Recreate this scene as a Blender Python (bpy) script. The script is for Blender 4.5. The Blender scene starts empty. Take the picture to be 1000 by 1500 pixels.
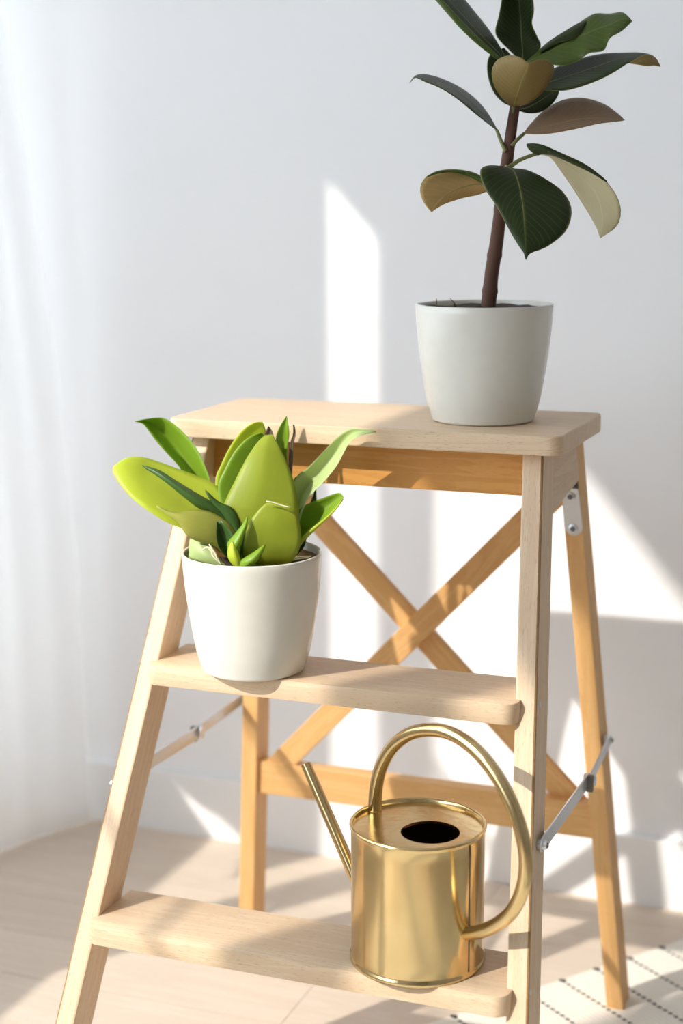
import bpy, bmesh, math, random
from mathutils import Vector, Matrix, noise
random.seed(7)
S = bpy.context.scene
COL = S.collection

# ------------------------------------------------------------------ camera
CX, CY, CZ = 0.4962, -1.3164, 0.8229
R2 = Vector((0.9331, 0.3595, -0.0045)).normalized()
FW = Vector((-0.3539, 0.9161, -0.1885)).normalized()
U2 = R2.cross(FW).normalized()
R2 = FW.cross(U2).normalized()
CPOS = Vector((CX, CY, CZ))
FPX = 2325.76
cam_data = bpy.data.cameras.new('camera')
cam = bpy.data.objects.new('camera', cam_data)
COL.objects.link(cam)
cam.matrix_world = Matrix(((R2.x, U2.x, -FW.x, CX), (R2.y, U2.y, -FW.y, CY), (R2.z, U2.z, -FW.z, CZ), (0, 0, 0, 1)))
cam_data.sensor_fit = 'HORIZONTAL'
cam_data.sensor_width = 36.0
cam_data.lens = FPX * 36.0 / 1000.0
cam_data.clip_start = 0.02
cam_data.dof.use_dof = True
cam_data.dof.focus_distance = 1.37
cam_data.dof.aperture_fstop = 4.6
S.camera = cam

# ------------------------------------------------------------------ world, sun, exposure
w = bpy.data.worlds.new('world')
S.world = w
w.use_nodes = True
bg = w.node_tree.nodes['Background']
bg.inputs[0].default_value = (0.79, 0.895, 1.0, 1)
bg.inputs[1].default_value = 5.2
SUN_DIR = Vector((0.83, 1.12, -1.0)).normalized()
sd = bpy.data.lights.new('sun', 'SUN')
sd.energy = 4.4
sd.angle = math.radians(0.85)
sd.color = (1.0, 0.95, 0.88)
sun = bpy.data.objects.new('sun', sd)
COL.objects.link(sun)
sun.rotation_euler = SUN_DIR.to_track_quat('-Z', 'Y').to_euler()
sun.location = (-3, -4, 4)
S.view_settings.view_transform = 'Standard'
S.view_settings.look = 'None'
S.view_settings.gamma = 1.0
S.view_settings.use_curve_mapping = False
S.view_settings.exposure = 0.0
S.cycles.use_denoising = True
S.cycles.max_bounces = 10
S.cycles.diffuse_bounces = 7
S.cycles.transparent_max_bounces = 12
S.cycles.sample_clamp_indirect = 8.0
S.cycles.caustics_reflective = False
S.cycles.caustics_refractive = False

# ------------------------------------------------------------------ helpers
def px(u, v):
    return FW + R2 * ((u - 500) / FPX) - U2 * ((v - 750) / FPX)
def at_depth(u, v, dep):
    return CPOS + px(u, v) * dep
def at_plane(u, v, n, p):
    r = px(u, v)
    n = Vector(n)
    return CPOS + r * (n.dot(Vector(p) - CPOS) / n.dot(r))

WORLD = {}
def tag(o, label=None, cat=None, group=None, kind=None):
    if label: o['label'] = label
    if cat: o['category'] = cat
    if group: o['group'] = group
    if kind: o['kind'] = kind
    return o
def empty(name, loc, rz=0.0):
    o = bpy.data.objects.new(name, None)
    COL.objects.link(o)
    M = Matrix.Translation(Vector(loc)) @ Matrix.Rotation(rz, 4, 'Z')
    o.matrix_basis = M
    o.empty_display_size = 0.05
    WORLD[o.name] = M
    return o
def place(o, M, parent=None):
    COL.objects.link(o)
    if parent is not None:
        o.parent = parent
        o.matrix_basis = WORLD[parent.name].inverted() @ M
    else:
        o.matrix_basis = M
    WORLD[o.name] = M.copy()
    return o
def obj_bm(name, bm, mats, parent=None, M=None, smooth=False, local=False):
    """bm in world coordinates unless local; M gives the object frame."""
    if M is None: M = Matrix.Identity(4)
    if not local: bm.transform(M.inverted())
    me = bpy.data.meshes.new(name)
    bm.to_mesh(me); bm.free()
    for m in (mats if isinstance(mats, (list, tuple)) else [mats]): me.materials.append(m)
    if smooth:
        for p in me.polygons: p.use_smooth = True
    o = bpy.data.objects.new(name, me)
    return place(o, M, parent)
def frame(origin, xdir, zhint=(0, 0, 1)):
    x = Vector(xdir).normalized(); zh = Vector(zhint)
    y = zh.cross(x)
    if y.length < 1e-4: y = Vector((0, 1, 0)).cross(x)
    y.normalize(); z = x.cross(y)
    M = Matrix((x, y, z)).transposed().to_4x4(); M.translation = Vector(origin)
    return M
def bevel(bm, w, seg=2, ang=0.5):
    es = [e for e in bm.edges if len(e.link_faces) == 2 and e.calc_face_angle(0) > ang]
    bmesh.ops.bevel(bm, geom=es, offset=w, segments=seg, profile=0.6, affect='EDGES', clamp_overlap=True)
def prism(bm, bottom, top):
    """closed solid between two rings of equal count"""
    a = [bm.verts.new(p) for p in bottom]; b = [bm.verts.new(p) for p in top]
    n = len(a)
    bm.faces.new(a[::-1]); bm.faces.new(b)
    for i in range(n):
        j = (i + 1) % n
        bm.faces.new((a[i], a[j], b[j], b[i]))
    bmesh.ops.recalc_face_normals(bm, faces=bm.faces)
def board(name, bottom, top, axis, mat, parent, bw=0.0015, zhint=(0, 0, 1), seg=2):
    bm = bmesh.new(); prism(bm, bottom, top)
    if bw: bevel(bm, bw, seg)
    c = sum((Vector(p) for p in list(bottom) + list(top)), Vector()) / (len(bottom) + len(top))
    return obj_bm(name, bm, mat, parent, frame(c, axis, zhint))
def boxw(name, lo, hi, mat, parent=None, bw=0.0, axis=(1, 0, 0)):
    (x0, y0, z0), (x1, y1, z1) = lo, hi
    return board(name, [(x0, y0, z0), (x1, y0, z0), (x1, y1, z0), (x0, y1, z0)],
                 [(x0, y0, z1), (x1, y0, z1), (x1, y1, z1), (x0, y1, z1)], axis, mat, parent, bw)
def catmull(pts, n):
    pts = [Vector(p) for p in pts]
    P = [pts[0] * 2 - pts[1]] + pts + [pts[-1] * 2 - pts[-2]]
    out = []
    for k in range(n):
        t = k / (n - 1) * (len(pts) - 1)
        i = min(int(t), len(pts) - 2); f = t - i
        a, b, c, e = P[i], P[i + 1], P[i + 2], P[i + 3]
        out.append(0.5 * ((2 * b) + (c - a) * f + (2 * a - 5 * b + 4 * c - e) * f * f + (3 * b - a - 3 * c + e) * f ** 3))
    return out
def tube_bm(bm, path, rad, seg=12, cap=True):
    path = [Vector(p) for p in path]; n = len(path)
    rad = rad if isinstance(rad, (list, tuple)) else [rad] * n
    prev = None; rings = []
    for i, p in enumerate(path):
        t = (path[min(i + 1, n - 1)] - path[max(i - 1, 0)]).normalized()
        if prev is None:
            a = t.orthogonal().normalized()
        else:
            a = (prev - t * prev.dot(t)).normalized()
        prev = a; b = t.cross(a)
        rings.append([bm.verts.new(p + (a * math.cos(k * 2 * math.pi / seg) + b * math.sin(k * 2 * math.pi / seg)) * rad[i]) for k in range(seg)])
    for i in range(n - 1):
        for k in range(seg):
            j = (k + 1) % seg
            bm.faces.new((rings[i][k], rings[i][j], rings[i + 1][j], rings[i + 1][k]))
    if cap:
        bm.faces.new(rings[0][::-1]); bm.faces.new(rings[-1])
    return rings
def tube(name, path, rad, mat, parent, seg=12, cap=True, solid=0):
    bm = bmesh.new(); tube_bm(bm, path, rad, seg, cap)
    bmesh.ops.recalc_face_normals(bm, faces=bm.faces)
    o = obj_bm(name, bm, mat, parent, Matrix.Translation(Vector(path[0])), smooth=True)
    return o
def lathe(name, prof, mats, parent, origin, seg=72, closed=False, midx=None):
    """prof: list of (r, z) local"""
    bm = bmesh.new(); rings = []
    for r, z in prof:
        if r < 1e-6: rings.append([bm.verts.new((0, 0, z))])
        else: rings.append([bm.verts.new((r * math.cos(k * 2 * math.pi / seg), r * math.sin(k * 2 * math.pi / seg), z)) for k in range(seg)])
    m = len(rings)
    for i in range(m if closed else m - 1):
        A, B = rings[i], rings[(i + 1) % m]
        for k in range(seg):
            j = (k + 1) % seg
            if len(A) == 1 and len(B) == 1: continue
            if len(A) == 1: f = bm.faces.new((A[0], B[j], B[k]))
            elif len(B) == 1: f = bm.faces.new((A[k], A[j], B[0]))
            else: f = bm.faces.new((A[k], A[j], B[j], B[k]))
            if midx: f.material_index = midx(i)
    bmesh.ops.recalc_face_normals(bm, faces=bm.faces)
    o = obj_bm(name, bm, mats, parent, Matrix.Translation(Vector(origin)), smooth=True, local=True)
    return o
def autosmooth(o, ang=0.6):
    for p in o.data.polygons: p.use_smooth = True
    bm = bmesh.new(); bm.from_mesh(o.data)
    for e in bm.edges:
        e.smooth = not (len(e.link_faces) == 2 and e.calc_face_angle(0) > ang)
    bm.to_mesh(o.data); bm.free()

# ------------------------------------------------------------------ materials
class NT:
    def __init__(self, name):
        self.m = bpy.data.materials.new(name); self.m.use_nodes = True
        self.t = self.m.node_tree; self.b = self.t.nodes['Principled BSDF']; self.out = self.t.nodes['Material Output']
    def n(self, typ, **kw):
        nd = self.t.nodes.new(typ)
        for k, v in kw.items():
            if k.startswith('i_'):
                key = k[2:]
                key = int(key) if key.isdigit() else key
                nd.inputs[key].default_value = v
            else: setattr(nd, k, v)
        return nd
    def l(self, a, b): self.t.links.new(a, b)
    def ramp(self, fac, stops):
        r = self.n('ShaderNodeValToRGB'); e = r.color_ramp.elements
        while len(e) < len(stops): e.new(0.5)
        for el, (p, c) in zip(e, stops):
            el.position = p; el.color = (*c, 1) if len(c) == 3 else c
        self.l(fac, r.inputs[0]); return r.outputs[0]
    def mix(self, fac, a, b, mode='MIX'):
        m = self.n('ShaderNodeMix', data_type='RGBA', blend_type=mode)
        if hasattr(fac, 'node'): self.l(fac, m.inputs[0])
        else: m.inputs[0].default_value = fac
        for s, i in ((a, 6), (b, 7)):
            if hasattr(s, 'node'): self.l(s, m.inputs[i])
            else: m.inputs[i].default_value = (*s, 1)
        return m.outputs[2]
    def bump(self, h, strength=0.2, dist=0.001):
        b = self.n('ShaderNodeBump'); b.inputs['Strength'].default_value = strength; b.inputs['Distance'].default_value = dist
        self.l(h, b.inputs['Height']); self.l(b.outputs[0], self.b.inputs['Normal']); return b
def srgb(r, g, b):
    f = lambda c: (c / 255) / 12.92 if c / 255 <= 0.04045 else ((c / 255 + 0.055) / 1.055) ** 2.4
    return (f(r), f(g), f(b))

def wood_mat(name, base, dark, fleck, rough=0.5, fleck_amt=0.5, scale=1.0, tint=0.06):
    N = NT(name)
    tc = N.n('ShaderNodeTexCoord'); oi = N.n('ShaderNodeObjectInfo')
    off = N.n('ShaderNodeVectorMath', operation='SCALE'); off.inputs['Scale'].default_value = 7.3
    cmb = N.n('ShaderNodeCombineXYZ')
    for i in range(3): N.l(oi.outputs['Random'], cmb.inputs[i])
    N.l(cmb.outputs[0], off.inputs[0])
    add = N.n('ShaderNodeVectorMath', operation='ADD'); N.l(tc.outputs['Object'], add.inputs[0]); N.l(off.outputs[0], add.inputs[1])
    mp = N.n('ShaderNodeMapping'); mp.inputs['Scale'].default_value = (4 * scale, 60 * scale, 60 * scale); N.l(add.outputs[0], mp.inputs[0])
    n1 = N.n('ShaderNodeTexNoise'); n1.inputs['Scale'].default_value = 1.0; n1.inputs['Detail'].default_value = 5; n1.inputs['Distortion'].default_value = 0.8
    N.l(mp.outputs[0], n1.inputs[0])
    wv = N.n('ShaderNodeMath', operation='SINE'); ml = N.n('ShaderNodeMath', operation='MULTIPLY'); ml.inputs[1].default_value = 34
    N.l(n1.outputs[0], ml.inputs[0]); N.l(ml.outputs[0], wv.inputs[0])
    g = N.ramp(wv.outputs[0], [(0.0, dark), (0.75, base)])
    col = N.mix(0.4, base, g)
    # short dark pores, long along the grain
    mp2 = N.n('ShaderNodeMapping'); mp2.inputs['Scale'].default_value = (150 * scale, 1300 * scale, 1300 * scale); N.l(add.outputs[0], mp2.inputs[0])
    n2 = N.n('ShaderNodeTexNoise'); n2.inputs['Scale'].default_value = 1.0; n2.inputs['Detail'].default_value = 1; N.l(mp2.outputs[0], n2.inputs[0])
    fk = N.ramp(n2.outputs[0], [(0.60, (0, 0, 0)), (0.74, (1, 1, 1))])
    sc = N.n('ShaderNodeMath', operation='MULTIPLY'); sc.inputs[1].default_value = fleck_amt; N.l(fk, sc.inputs[0])
    col = N.mix(sc.outputs[0], col, fleck)
    hsv = N.n('ShaderNodeHueSaturation')
    mr = N.n('ShaderNodeMapRange'); mr.inputs['To Min'].default_value = 1 - tint; mr.inputs['To Max'].default_value = 1 + tint
    N.l(oi.outputs['Random'], mr.inputs[0]); N.l(mr.outputs[0], hsv.inputs['Value']); N.l(col, hsv.inputs['Color'])
    N.l(hsv.outputs[0], N.b.inputs['Base Color'])
    N.b.inputs['Roughness'].default_value = rough
    N.b.inputs['Specular IOR Level'].default_value = 0.35
    N.bump(n2.outputs[0], 0.12, 0.0006)
    return N.m
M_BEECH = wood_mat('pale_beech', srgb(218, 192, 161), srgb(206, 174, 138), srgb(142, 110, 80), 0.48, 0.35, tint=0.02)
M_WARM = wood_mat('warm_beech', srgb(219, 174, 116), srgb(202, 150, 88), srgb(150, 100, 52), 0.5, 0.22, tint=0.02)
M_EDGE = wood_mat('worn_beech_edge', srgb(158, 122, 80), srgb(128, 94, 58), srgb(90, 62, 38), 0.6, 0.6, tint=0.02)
M_WARM_SHADE = wood_mat('warm_beech_shaded', srgb(204, 148, 78), srgb(182, 122, 54), srgb(140, 88, 36), 0.5, 0.22, tint=0.02)  # darker copy of the warm beech, shade under the platform put into colour
M_FLOOR = wood_mat('pale_oak_floor', srgb(209, 193, 176), srgb(198, 180, 161), srgb(178, 158, 138), 0.5, 0.25, 0.5, tint=0.035)

def paint_mat(name, col, rough=0.85, bs=0.05):
    N = NT(name)
    tc = N.n('ShaderNodeTexCoord')
    n1 = N.n('ShaderNodeTexNoise'); n1.inputs['Scale'].default_value = 60; n1.inputs['Detail'].default_value = 4; N.l(tc.outputs['Object'], n1.inputs[0])
    c = N.mix(n1.outputs[0], tuple(x * 0.985 for x in col), col)
    N.l(c, N.b.inputs['Base Color']); N.b.inputs['Roughness'].default_value = rough
    N.b.inputs['Specular IOR Level'].default_value = 0.2
    N.bump(n1.outputs[0], bs, 0.001)
    return N.m
M_WALL = paint_mat('white_wall_paint', (0.83, 0.83, 0.84))
M_TRIM = paint_mat('white_trim_paint', (0.84, 0.84, 0.84), 0.5, 0.02)
M_GREIGE = paint_mat('taupe_wall_paint', (0.42, 0.40, 0.37))
M_CEIL = paint_mat('white_ceiling_paint', (0.8, 0.8, 0.8))

def simple(name, col, rough=0.5, metal=0.0, spec=0.5, coat=0.0):
    N = NT(name); tc = N.n('ShaderNodeTexCoord')
    n1 = N.n('ShaderNodeTexNoise'); n1.inputs['Scale'].default_value = 90; n1.inputs['Detail'].default_value = 3; N.l(tc.outputs['Object'], n1.inputs[0])
    c = N.mix(n1.outputs[0], tuple(x * 0.93 for x in col), col)
    N.l(c, N.b.inputs['Base Color']); N.b.inputs['Roughness'].default_value = rough
    N.b.inputs['Metallic'].default_value = metal; N.b.inputs['Specular IOR Level'].default_value = spec
    N.b.inputs['Coat Weight'].default_value = coat; N.b.inputs['Coat Roughness'].default_value = 0.06
    return N.m
M_POT = simple('glossy_white_plastic', srgb(226, 222, 210), 0.2, 0, 0.5)
M_INNER = simple('brown_liner_plastic', srgb(146, 104, 58), 0.45)
M_SOIL = simple('dark_soil', srgb(58, 42, 30), 0.95)
M_STEEL = simple('zinc_steel', (0.66, 0.68, 0.70), 0.36, 0.75)
M_DARKST = simple('dark_steel', (0.16, 0.15, 0.14), 0.4, 0.9)
M_STEM = simple('brown_bark', srgb(88, 58, 44), 0.8)
M_GSTEM = simple('green_petiole', srgb(106, 108, 58), 0.45)
M_TWIG = simple('dry_twig', srgb(96, 76, 58), 0.9)
M_STRAW = simple('dry_straw_leaf', srgb(222, 214, 176), 0.8)

def brass_mat():
    N = NT('brushed_brass')
    tc = N.n('ShaderNodeTexCoord')
    mp = N.n('ShaderNodeMapping'); mp.inputs['Scale'].default_value = (90, 90, 4); N.l(tc.outputs['Object'], mp.inputs[0])
    n1 = N.n('ShaderNodeTexNoise'); n1.inputs['Scale'].default_value = 1; n1.inputs['Detail'].default_value = 3; N.l(mp.outputs[0], n1.inputs[0])
    n2 = N.n('ShaderNodeTexNoise'); n2.inputs['Scale'].default_value = 35; n2.inputs['Detail'].default_value = 4; N.l(tc.outputs['Object'], n2.inputs[0])
    c = N.mix(n2.outputs[0], (0.62, 0.455, 0.21), (0.73, 0.56, 0.30))
    N.l(c, N.b.inputs['Base Color']); N.b.inputs['Metallic'].default_value = 1.0
    r = N.n('ShaderNodeMapRange'); r.inputs['To Min'].default_value = 0.12; r.inputs['To Max'].default_value = 0.26
    N.l(n1.outputs[0], r.inputs[0]); N.l(r.outputs[0], N.b.inputs['Roughness'])
    N.bump(n1.outputs[0], 0.28, 0.0010)
    return N.m
M_BRASS = brass_mat()
M_CANIN = simple('can_interior_shade', srgb(70, 30, 22), 0.6, 0.6)  # same brass inside; shade of the closed can put into a dark colour

def leaf_mat(name, col, rib, dark, rough=0.35, trans=0.0, tcol=None, vein=26.0, vamt=0.25, coat=0.0, long_veins=False, ribw=0.03, spec=0.4):
    edge = ribw > 0.001
    N = NT(name)
    uv = N.n('ShaderNodeUVMap'); sp = N.n('ShaderNodeSeparateXYZ'); N.l(uv.outputs[0], sp.inputs[0])
    sub = N.n('ShaderNodeMath', operation='SUBTRACT'); sub.inputs[1].default_value = 0.5; N.l(sp.outputs[0], sub.inputs[0])
    ab = N.n('ShaderNodeMath', operation='ABSOLUTE'); N.l(sub.outputs[0], ab.inputs[0])
    tc = N.n('ShaderNodeTexCoord')
    nz = N.n('ShaderNodeTexNoise'); nz.inputs['Scale'].default_value = 40; nz.inputs['Detail'].default_value = 4; N.l(tc.outputs['Object'], nz.inputs[0])
    base = N.mix(nz.outputs[0], dark, col)
    # veins
    if long_veins:
        m1 = N.n('ShaderNodeMath', operation='MULTIPLY'); m1.inputs[1].default_value = vein * 6.28; N.l(sp.outputs[0], m1.inputs[0]); ph = m1.outputs[0]
    else:
        m0 = N.n('ShaderNodeMath', operation='MULTIPLY'); m0.inputs[1].default_value = -0.45; N.l(ab.outputs[0], m0.inputs[0])
        a1 = N.n('ShaderNodeMath', operation='ADD'); N.l(sp.outputs[1], a1.inputs[0]); N.l(m0.outputs[0], a1.inputs[1])
        m1 = N.n('ShaderNodeMath', operation='MULTIPLY'); m1.inputs[1].default_value = vein * 6.28; N.l(a1.outputs[0], m1.inputs[0]); ph = m1.outputs[0]
    sn = N.n('ShaderNodeMath', operation='SINE'); N.l(ph, sn.inputs[0])
    vr = N.ramp(sn.outputs[0], [(0.55, (0, 0, 0)), (1.0, (1, 1, 1))])
    vm = N.n('ShaderNodeMath', operation='MULTIPLY'); vm.inputs[1].default_value = vamt; N.l(vr, vm.inputs[0])
    c = N.mix(vm.outputs[0], base, rib)
    rr = N.ramp(ab.outputs[0], [(0.0, (1, 1, 1)), (ribw, (0, 0, 0))])
    rm = N.n('ShaderNodeMath', operation='MULTIPLY'); rm.inputs[1].default_value = 0.8 if ribw > 0.001 else 0.0; N.l(rr, rm.inputs[0])
    c = N.mix(rm.outputs[0], c, rib)
    if edge:   # pale translucent leaf margin
        er = N.ramp(ab.outputs[0], [(0.475, (0, 0, 0)), (0.495, (1, 1, 1))])
        em = N.n('ShaderNodeMath', operation='MULTIPLY'); em.inputs[1].default_value = 0.6; N.l(er, em.inputs[0])
        c = N.mix(em.outputs[0], c, srgb(150, 146, 84))
    N.l(c, N.b.inputs['Base Color']); N.b.inputs['Roughness'].default_value = rough
    N.b.inputs['Specular IOR Level'].default_value = spec
    N.b.inputs['Coat Weight'].default_value = coat; N.b.inputs['Coat Roughness'].default_value = 0.2
    N.bump(vr, 0.04 if long_veins else 0.18, 0.0006)
    if trans > 0:
        tr = N.n('ShaderNodeBsdfTranslucent')
        if tcol: N.l(N.mix(0.6, c, tcol), tr.inputs[0])
        else: N.l(c, tr.inputs[0])
        ms = N.n('ShaderNodeMixShader'); ms.inputs[0].default_value = trans
        N.l(N.b.outputs[0], ms.inputs[1]); N.l(tr.outputs[0], ms.inputs[2]); N.l(ms.outputs[0], N.out.inputs[0])
    return N.m
M_RUB_TOP = leaf_mat('rubber_leaf_top', srgb(44, 56, 24), srgb(84, 90, 50), srgb(34, 44, 20), 0.45, vamt=0.25, vein=22, spec=0.16)
M_RUB_LIGHT = leaf_mat('rubber_leaf_young', srgb(86, 104, 40), srgb(120, 132, 66), srgb(68, 88, 32), 0.4, 0.25, srgb(130, 160, 40), vamt=0.2, vein=14)
M_RUB_BOT = leaf_mat('rubber_leaf_underside', srgb(150, 128, 76), srgb(178, 156, 100), srgb(132, 108, 62), 0.55, 0.15, None, vamt=0.15, vein=18)
M_RUB_BROWN = leaf_mat('rubber_leaf_brown_underside', srgb(138, 104, 66), srgb(158, 122, 80), srgb(120, 88, 56), 0.5, 0.1, None, vamt=0.12, vein=18)
M_RUB_PALE = leaf_mat('rubber_leaf_pale_underside', srgb(238, 224, 180), srgb(244, 232, 196), srgb(228, 212, 166), 0.55, 0.45, None, vamt=0.14, vein=18)
M_RUB_TAN = leaf_mat('rubber_leaf_tan_underside', srgb(228, 190, 124), srgb(238, 208, 152), srgb(208, 168, 104), 0.55, 0.4, None, vamt=0.2, vein=14)
M_BRO_LIME = leaf_mat('lime_leaf', srgb(208, 218, 74), srgb(216, 224, 96), srgb(190, 204, 58), 0.4, 0.35, srgb(220, 230, 60), vein=11, vamt=0.05, long_veins=True, ribw=0.0005)
M_BRO_GREEN = leaf_mat('green_leaf', srgb(146, 178, 52), srgb(164, 194, 72), srgb(124, 160, 42), 0.4, 0.3, srgb(180, 214, 50), vein=11, vamt=0.06, long_veins=True, ribw=0.0005)
M_BRO_OLIVE = leaf_mat('olive_leaf', srgb(166, 178, 52), srgb(178, 190, 72), srgb(144, 158, 42), 0.42, 0.3, srgb(186, 196, 50), vein=9, vamt=0.05, long_veins=True, ribw=0.0005)
M_BRO_DARK = leaf_mat('deep_green_leaf', srgb(70, 104, 42), srgb(92, 126, 56), srgb(56, 86, 36), 0.4, 0.15, srgb(120, 160, 40), vein=11, vamt=0.15, long_veins=True, ribw=0.0005)
M_BRO_MINT = leaf_mat('mint_leaf', srgb(198, 212, 148), srgb(208, 220, 160), srgb(180, 200, 124), 0.4, 0.25, srgb(200, 214, 120), vein=11, vamt=0.1, long_veins=True, ribw=0.0005)
M_BRO_MAUVE = leaf_mat('mauve_olive_leaf', srgb(178, 174, 84), srgb(190, 180, 104), srgb(154, 160, 58), 0.45, 0.2, srgb(170, 180, 60), vein=9, vamt=0.12, long_veins=True, ribw=0.0005)

def fabric_mat(name, col, transp, transl, scale=700):
    N = NT(name)
    tc = N.n('ShaderNodeTexCoord')
    n1 = N.n('ShaderNodeTexNoise'); n1.inputs['Scale'].default_value = scale; N.l(tc.outputs['Object'], n1.inputs[0])
    c = N.mix(n1.outputs[0], tuple(x * 0.95 for x in col), col)
    df = N.n('ShaderNodeBsdfDiffuse'); N.l(c, df.inputs[0])
    tl = N.n('ShaderNodeBsdfTranslucent'); N.l(c, tl.inputs[0])
    m1 = N.n('ShaderNodeMixShader'); m1.inputs[0].default_value = transl; N.l(df.outputs[0], m1.inputs[1]); N.l(tl.outputs[0], m1.inputs[2])
    if transp > 0:
        tp = N.n('ShaderNodeBsdfTransparent'); m2 = N.n('ShaderNodeMixShader'); m2.inputs[0].default_value = transp
        N.l(m1.outputs[0], m2.inputs[1]); N.l(tp.outputs[0], m2.inputs[2]); N.l(m2.outputs[0], N.out.inputs[0])
    else: N.l(m1.outputs[0], N.out.inputs[0])
    return N.m
M_SHEER = fabric_mat('sheer_white_voile', (0.93, 0.93, 0.93), 0.25, 0.5)
M_BLIND = fabric_mat('white_blind_fabric', (0.85, 0.84, 0.82), 0.0, 0.35)
M_LINEN = fabric_mat('white_linen', (0.80, 0.80, 0.79), 0.0, 0.48)

def rug_mat():
    N = NT('cream_woven_rug')
    tc = N.n('ShaderNodeTexCoord')
    w1 = N.n('ShaderNodeTexWave'); w1.bands_direction = 'X'; w1.inputs['Scale'].default_value = 95; w1.inputs['Distortion'].default_value = 0.6; N.l(tc.outputs['Object'], w1.inputs[0])
    w2 = N.n('ShaderNodeTexWave'); w2.bands_direction = 'Y'; w2.inputs['Scale'].default_value = 55; w2.inputs['Distortion'].default_value = 0.6; N.l(tc.outputs['Object'], w2.inputs[0])
    h = N.n('ShaderNodeMath', operation='ADD'); N.l(w1.outputs['Fac'], h.inputs[0]); N.l(w2.outputs['Fac'], h.inputs[1])
    hm = N.n('ShaderNodeMath', operation='MULTIPLY'); hm.inputs[1].default_value = 0.5; N.l(h.outputs[0], hm.inputs[0])
    c = N.mix(hm.outputs[0], srgb(222, 214, 200), srgb(244, 238, 228))
    N.l(c, N.b.inputs['Base Color']); N.b.inputs['Roughness'].default_value = 0.95; N.b.inputs['Specular IOR Level'].default_value = 0.1
    N.bump(hm.outputs[0], 0.6, 0.001)
    return N.m
M_RUG = rug_mat()
M_YARN = simple('black_yarn', srgb(38, 36, 36), 0.95)

# ------------------------------------------------------------------ room
XW, YW, XR, YF, ZC = -0.82, 0.488, 2.3, -3.4, 2.5
# sunlight passing a point keeps q = y-1.349x and h = z+1.205x, so the window edges follow from the light patches
def wy(q): return q + 1.349 * XW
def wz(h): return h - 1.205 * XW
WALL_T = 0.05
WROT = math.radians(0.55)

def structure(name, bm, mat, loc=(0, 0, 0)):
    return tag(obj_bm(name, bm, mat, None, Matrix.Translation(Vector(loc))), kind='structure')
def add_box(bm, lo, hi):
    sub = bmesh.new()
    (x0, y0, z0), (x1, y1, z1) = lo, hi
    a = [bm.verts.new(p) for p in [(x0, y0, z0), (x1, y0, z0), (x1, y1, z0), (x0, y1, z0), (x0, y0, z1), (x1, y0, z1), (x1, y1, z1), (x0, y1, z1)]]
    for f in ((3, 2, 1, 0), (4, 5, 6, 7), (0, 1, 5, 4), (1, 2, 6, 5), (2, 3, 7, 6), (3, 0, 4, 7)): bm.faces.new([a[i] for i in f])
    sub.free()
# floor: sub-floor and planks
bm = bmesh.new(); add_box(bm, (XW - 0.1, YF - 0.1, -0.06), (XR + 0.1, YW + 0.12, -0.012))
floor = structure('floor', bm, simple('floor_underlay', srgb(150, 128, 104), 0.9))
PLW, PLL = 0.092, 0.98
pm = {}
def plank_mesh(L):
    key = round(L, 3)
    if key not in pm:
        b = bmesh.new(); add_box(b, (-L / 2 + 0.0004, -PLW / 2 + 0.0004, -0.012), (L / 2 - 0.0004, PLW / 2 - 0.0004, 0.0))
        bevel(b, 0.0008, 1)
        me = bpy.data.meshes.new('plank'); b.to_mesh(me); b.free(); me.materials.append(M_FLOOR); pm[key] = me
    return pm[key]
yy = YW + 0.03 - PLW / 2; row = 0
while yy > YF - 0.05:
    x = XW - 0.02 - (0.13, 0.62, 0.37, 0.86, 0.25)[row % 5] * PLL
    while x < XR:
        o = bpy.data.objects.new('plank', plank_mesh(PLL))
        place(o, Matrix.Translation((x + PLL / 2, yy, 0)), floor)
        x += PLL
    yy -= PLW; row += 1
# walls
bm = bmesh.new(); add_box(bm, (XW - 0.1, 0, -0.02), (XR + 0.1, 0.08, ZC))
o = structure('wall_back', bm, M_WALL); o.matrix_basis = Matrix.Translation((0, YW, 0)) @ Matrix.Rotation(-WROT, 4, 'Z') @ Matrix.Identity(4)
bm = bmesh.new(); add_box(bm, (XR, YF - 0.1, -0.02), (XR + 0.08, YW + 0.1, ZC)); structure('wall_right', bm, paint_mat('pale_grey_wall_paint', (0.45, 0.43, 0.40)))
bm = bmesh.new(); add_box(bm, (XW - 0.1, YF - 0.08, -0.02), (XR + 0.1, YF, ZC)); structure('wall_front', bm, M_GREIGE)
bm = bmesh.new(); add_box(bm, (XW - 0.1, YF - 0.1, ZC), (XR + 0.1, YW + 0.1, ZC + 0.05)); structure('ceiling', bm, M_CEIL)
# left wall with a wide window opening
Y0, Y1 = wy(-1.75), 0.44
YD = 0.10   # beyond this an added opening runs down to the floor to backlight the curtain
ZS, ZH = wz(-0.46), 2.25
ZBL = wz(0.642) - 0.0229
bm = bmesh.new()
add_box(bm, (XW - WALL_T, YF - 0.1, -0.02), (XW, YD, ZS))
add_box(bm, (XW - WALL_T, YD, -0.02), (XW, YW + 0.1, 0.05))
add_box(bm, (XW - WALL_T, YF - 0.1, ZH), (XW, YW + 0.1, ZC))
add_box(bm, (XW - WALL_T, YF - 0.1, ZS), (XW, Y0, ZH))
add_box(bm, (XW - WALL_T, Y1, 0.05), (XW, YW + 0.1, ZH))
structure('wall_left', bm, M_WALL)
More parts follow.
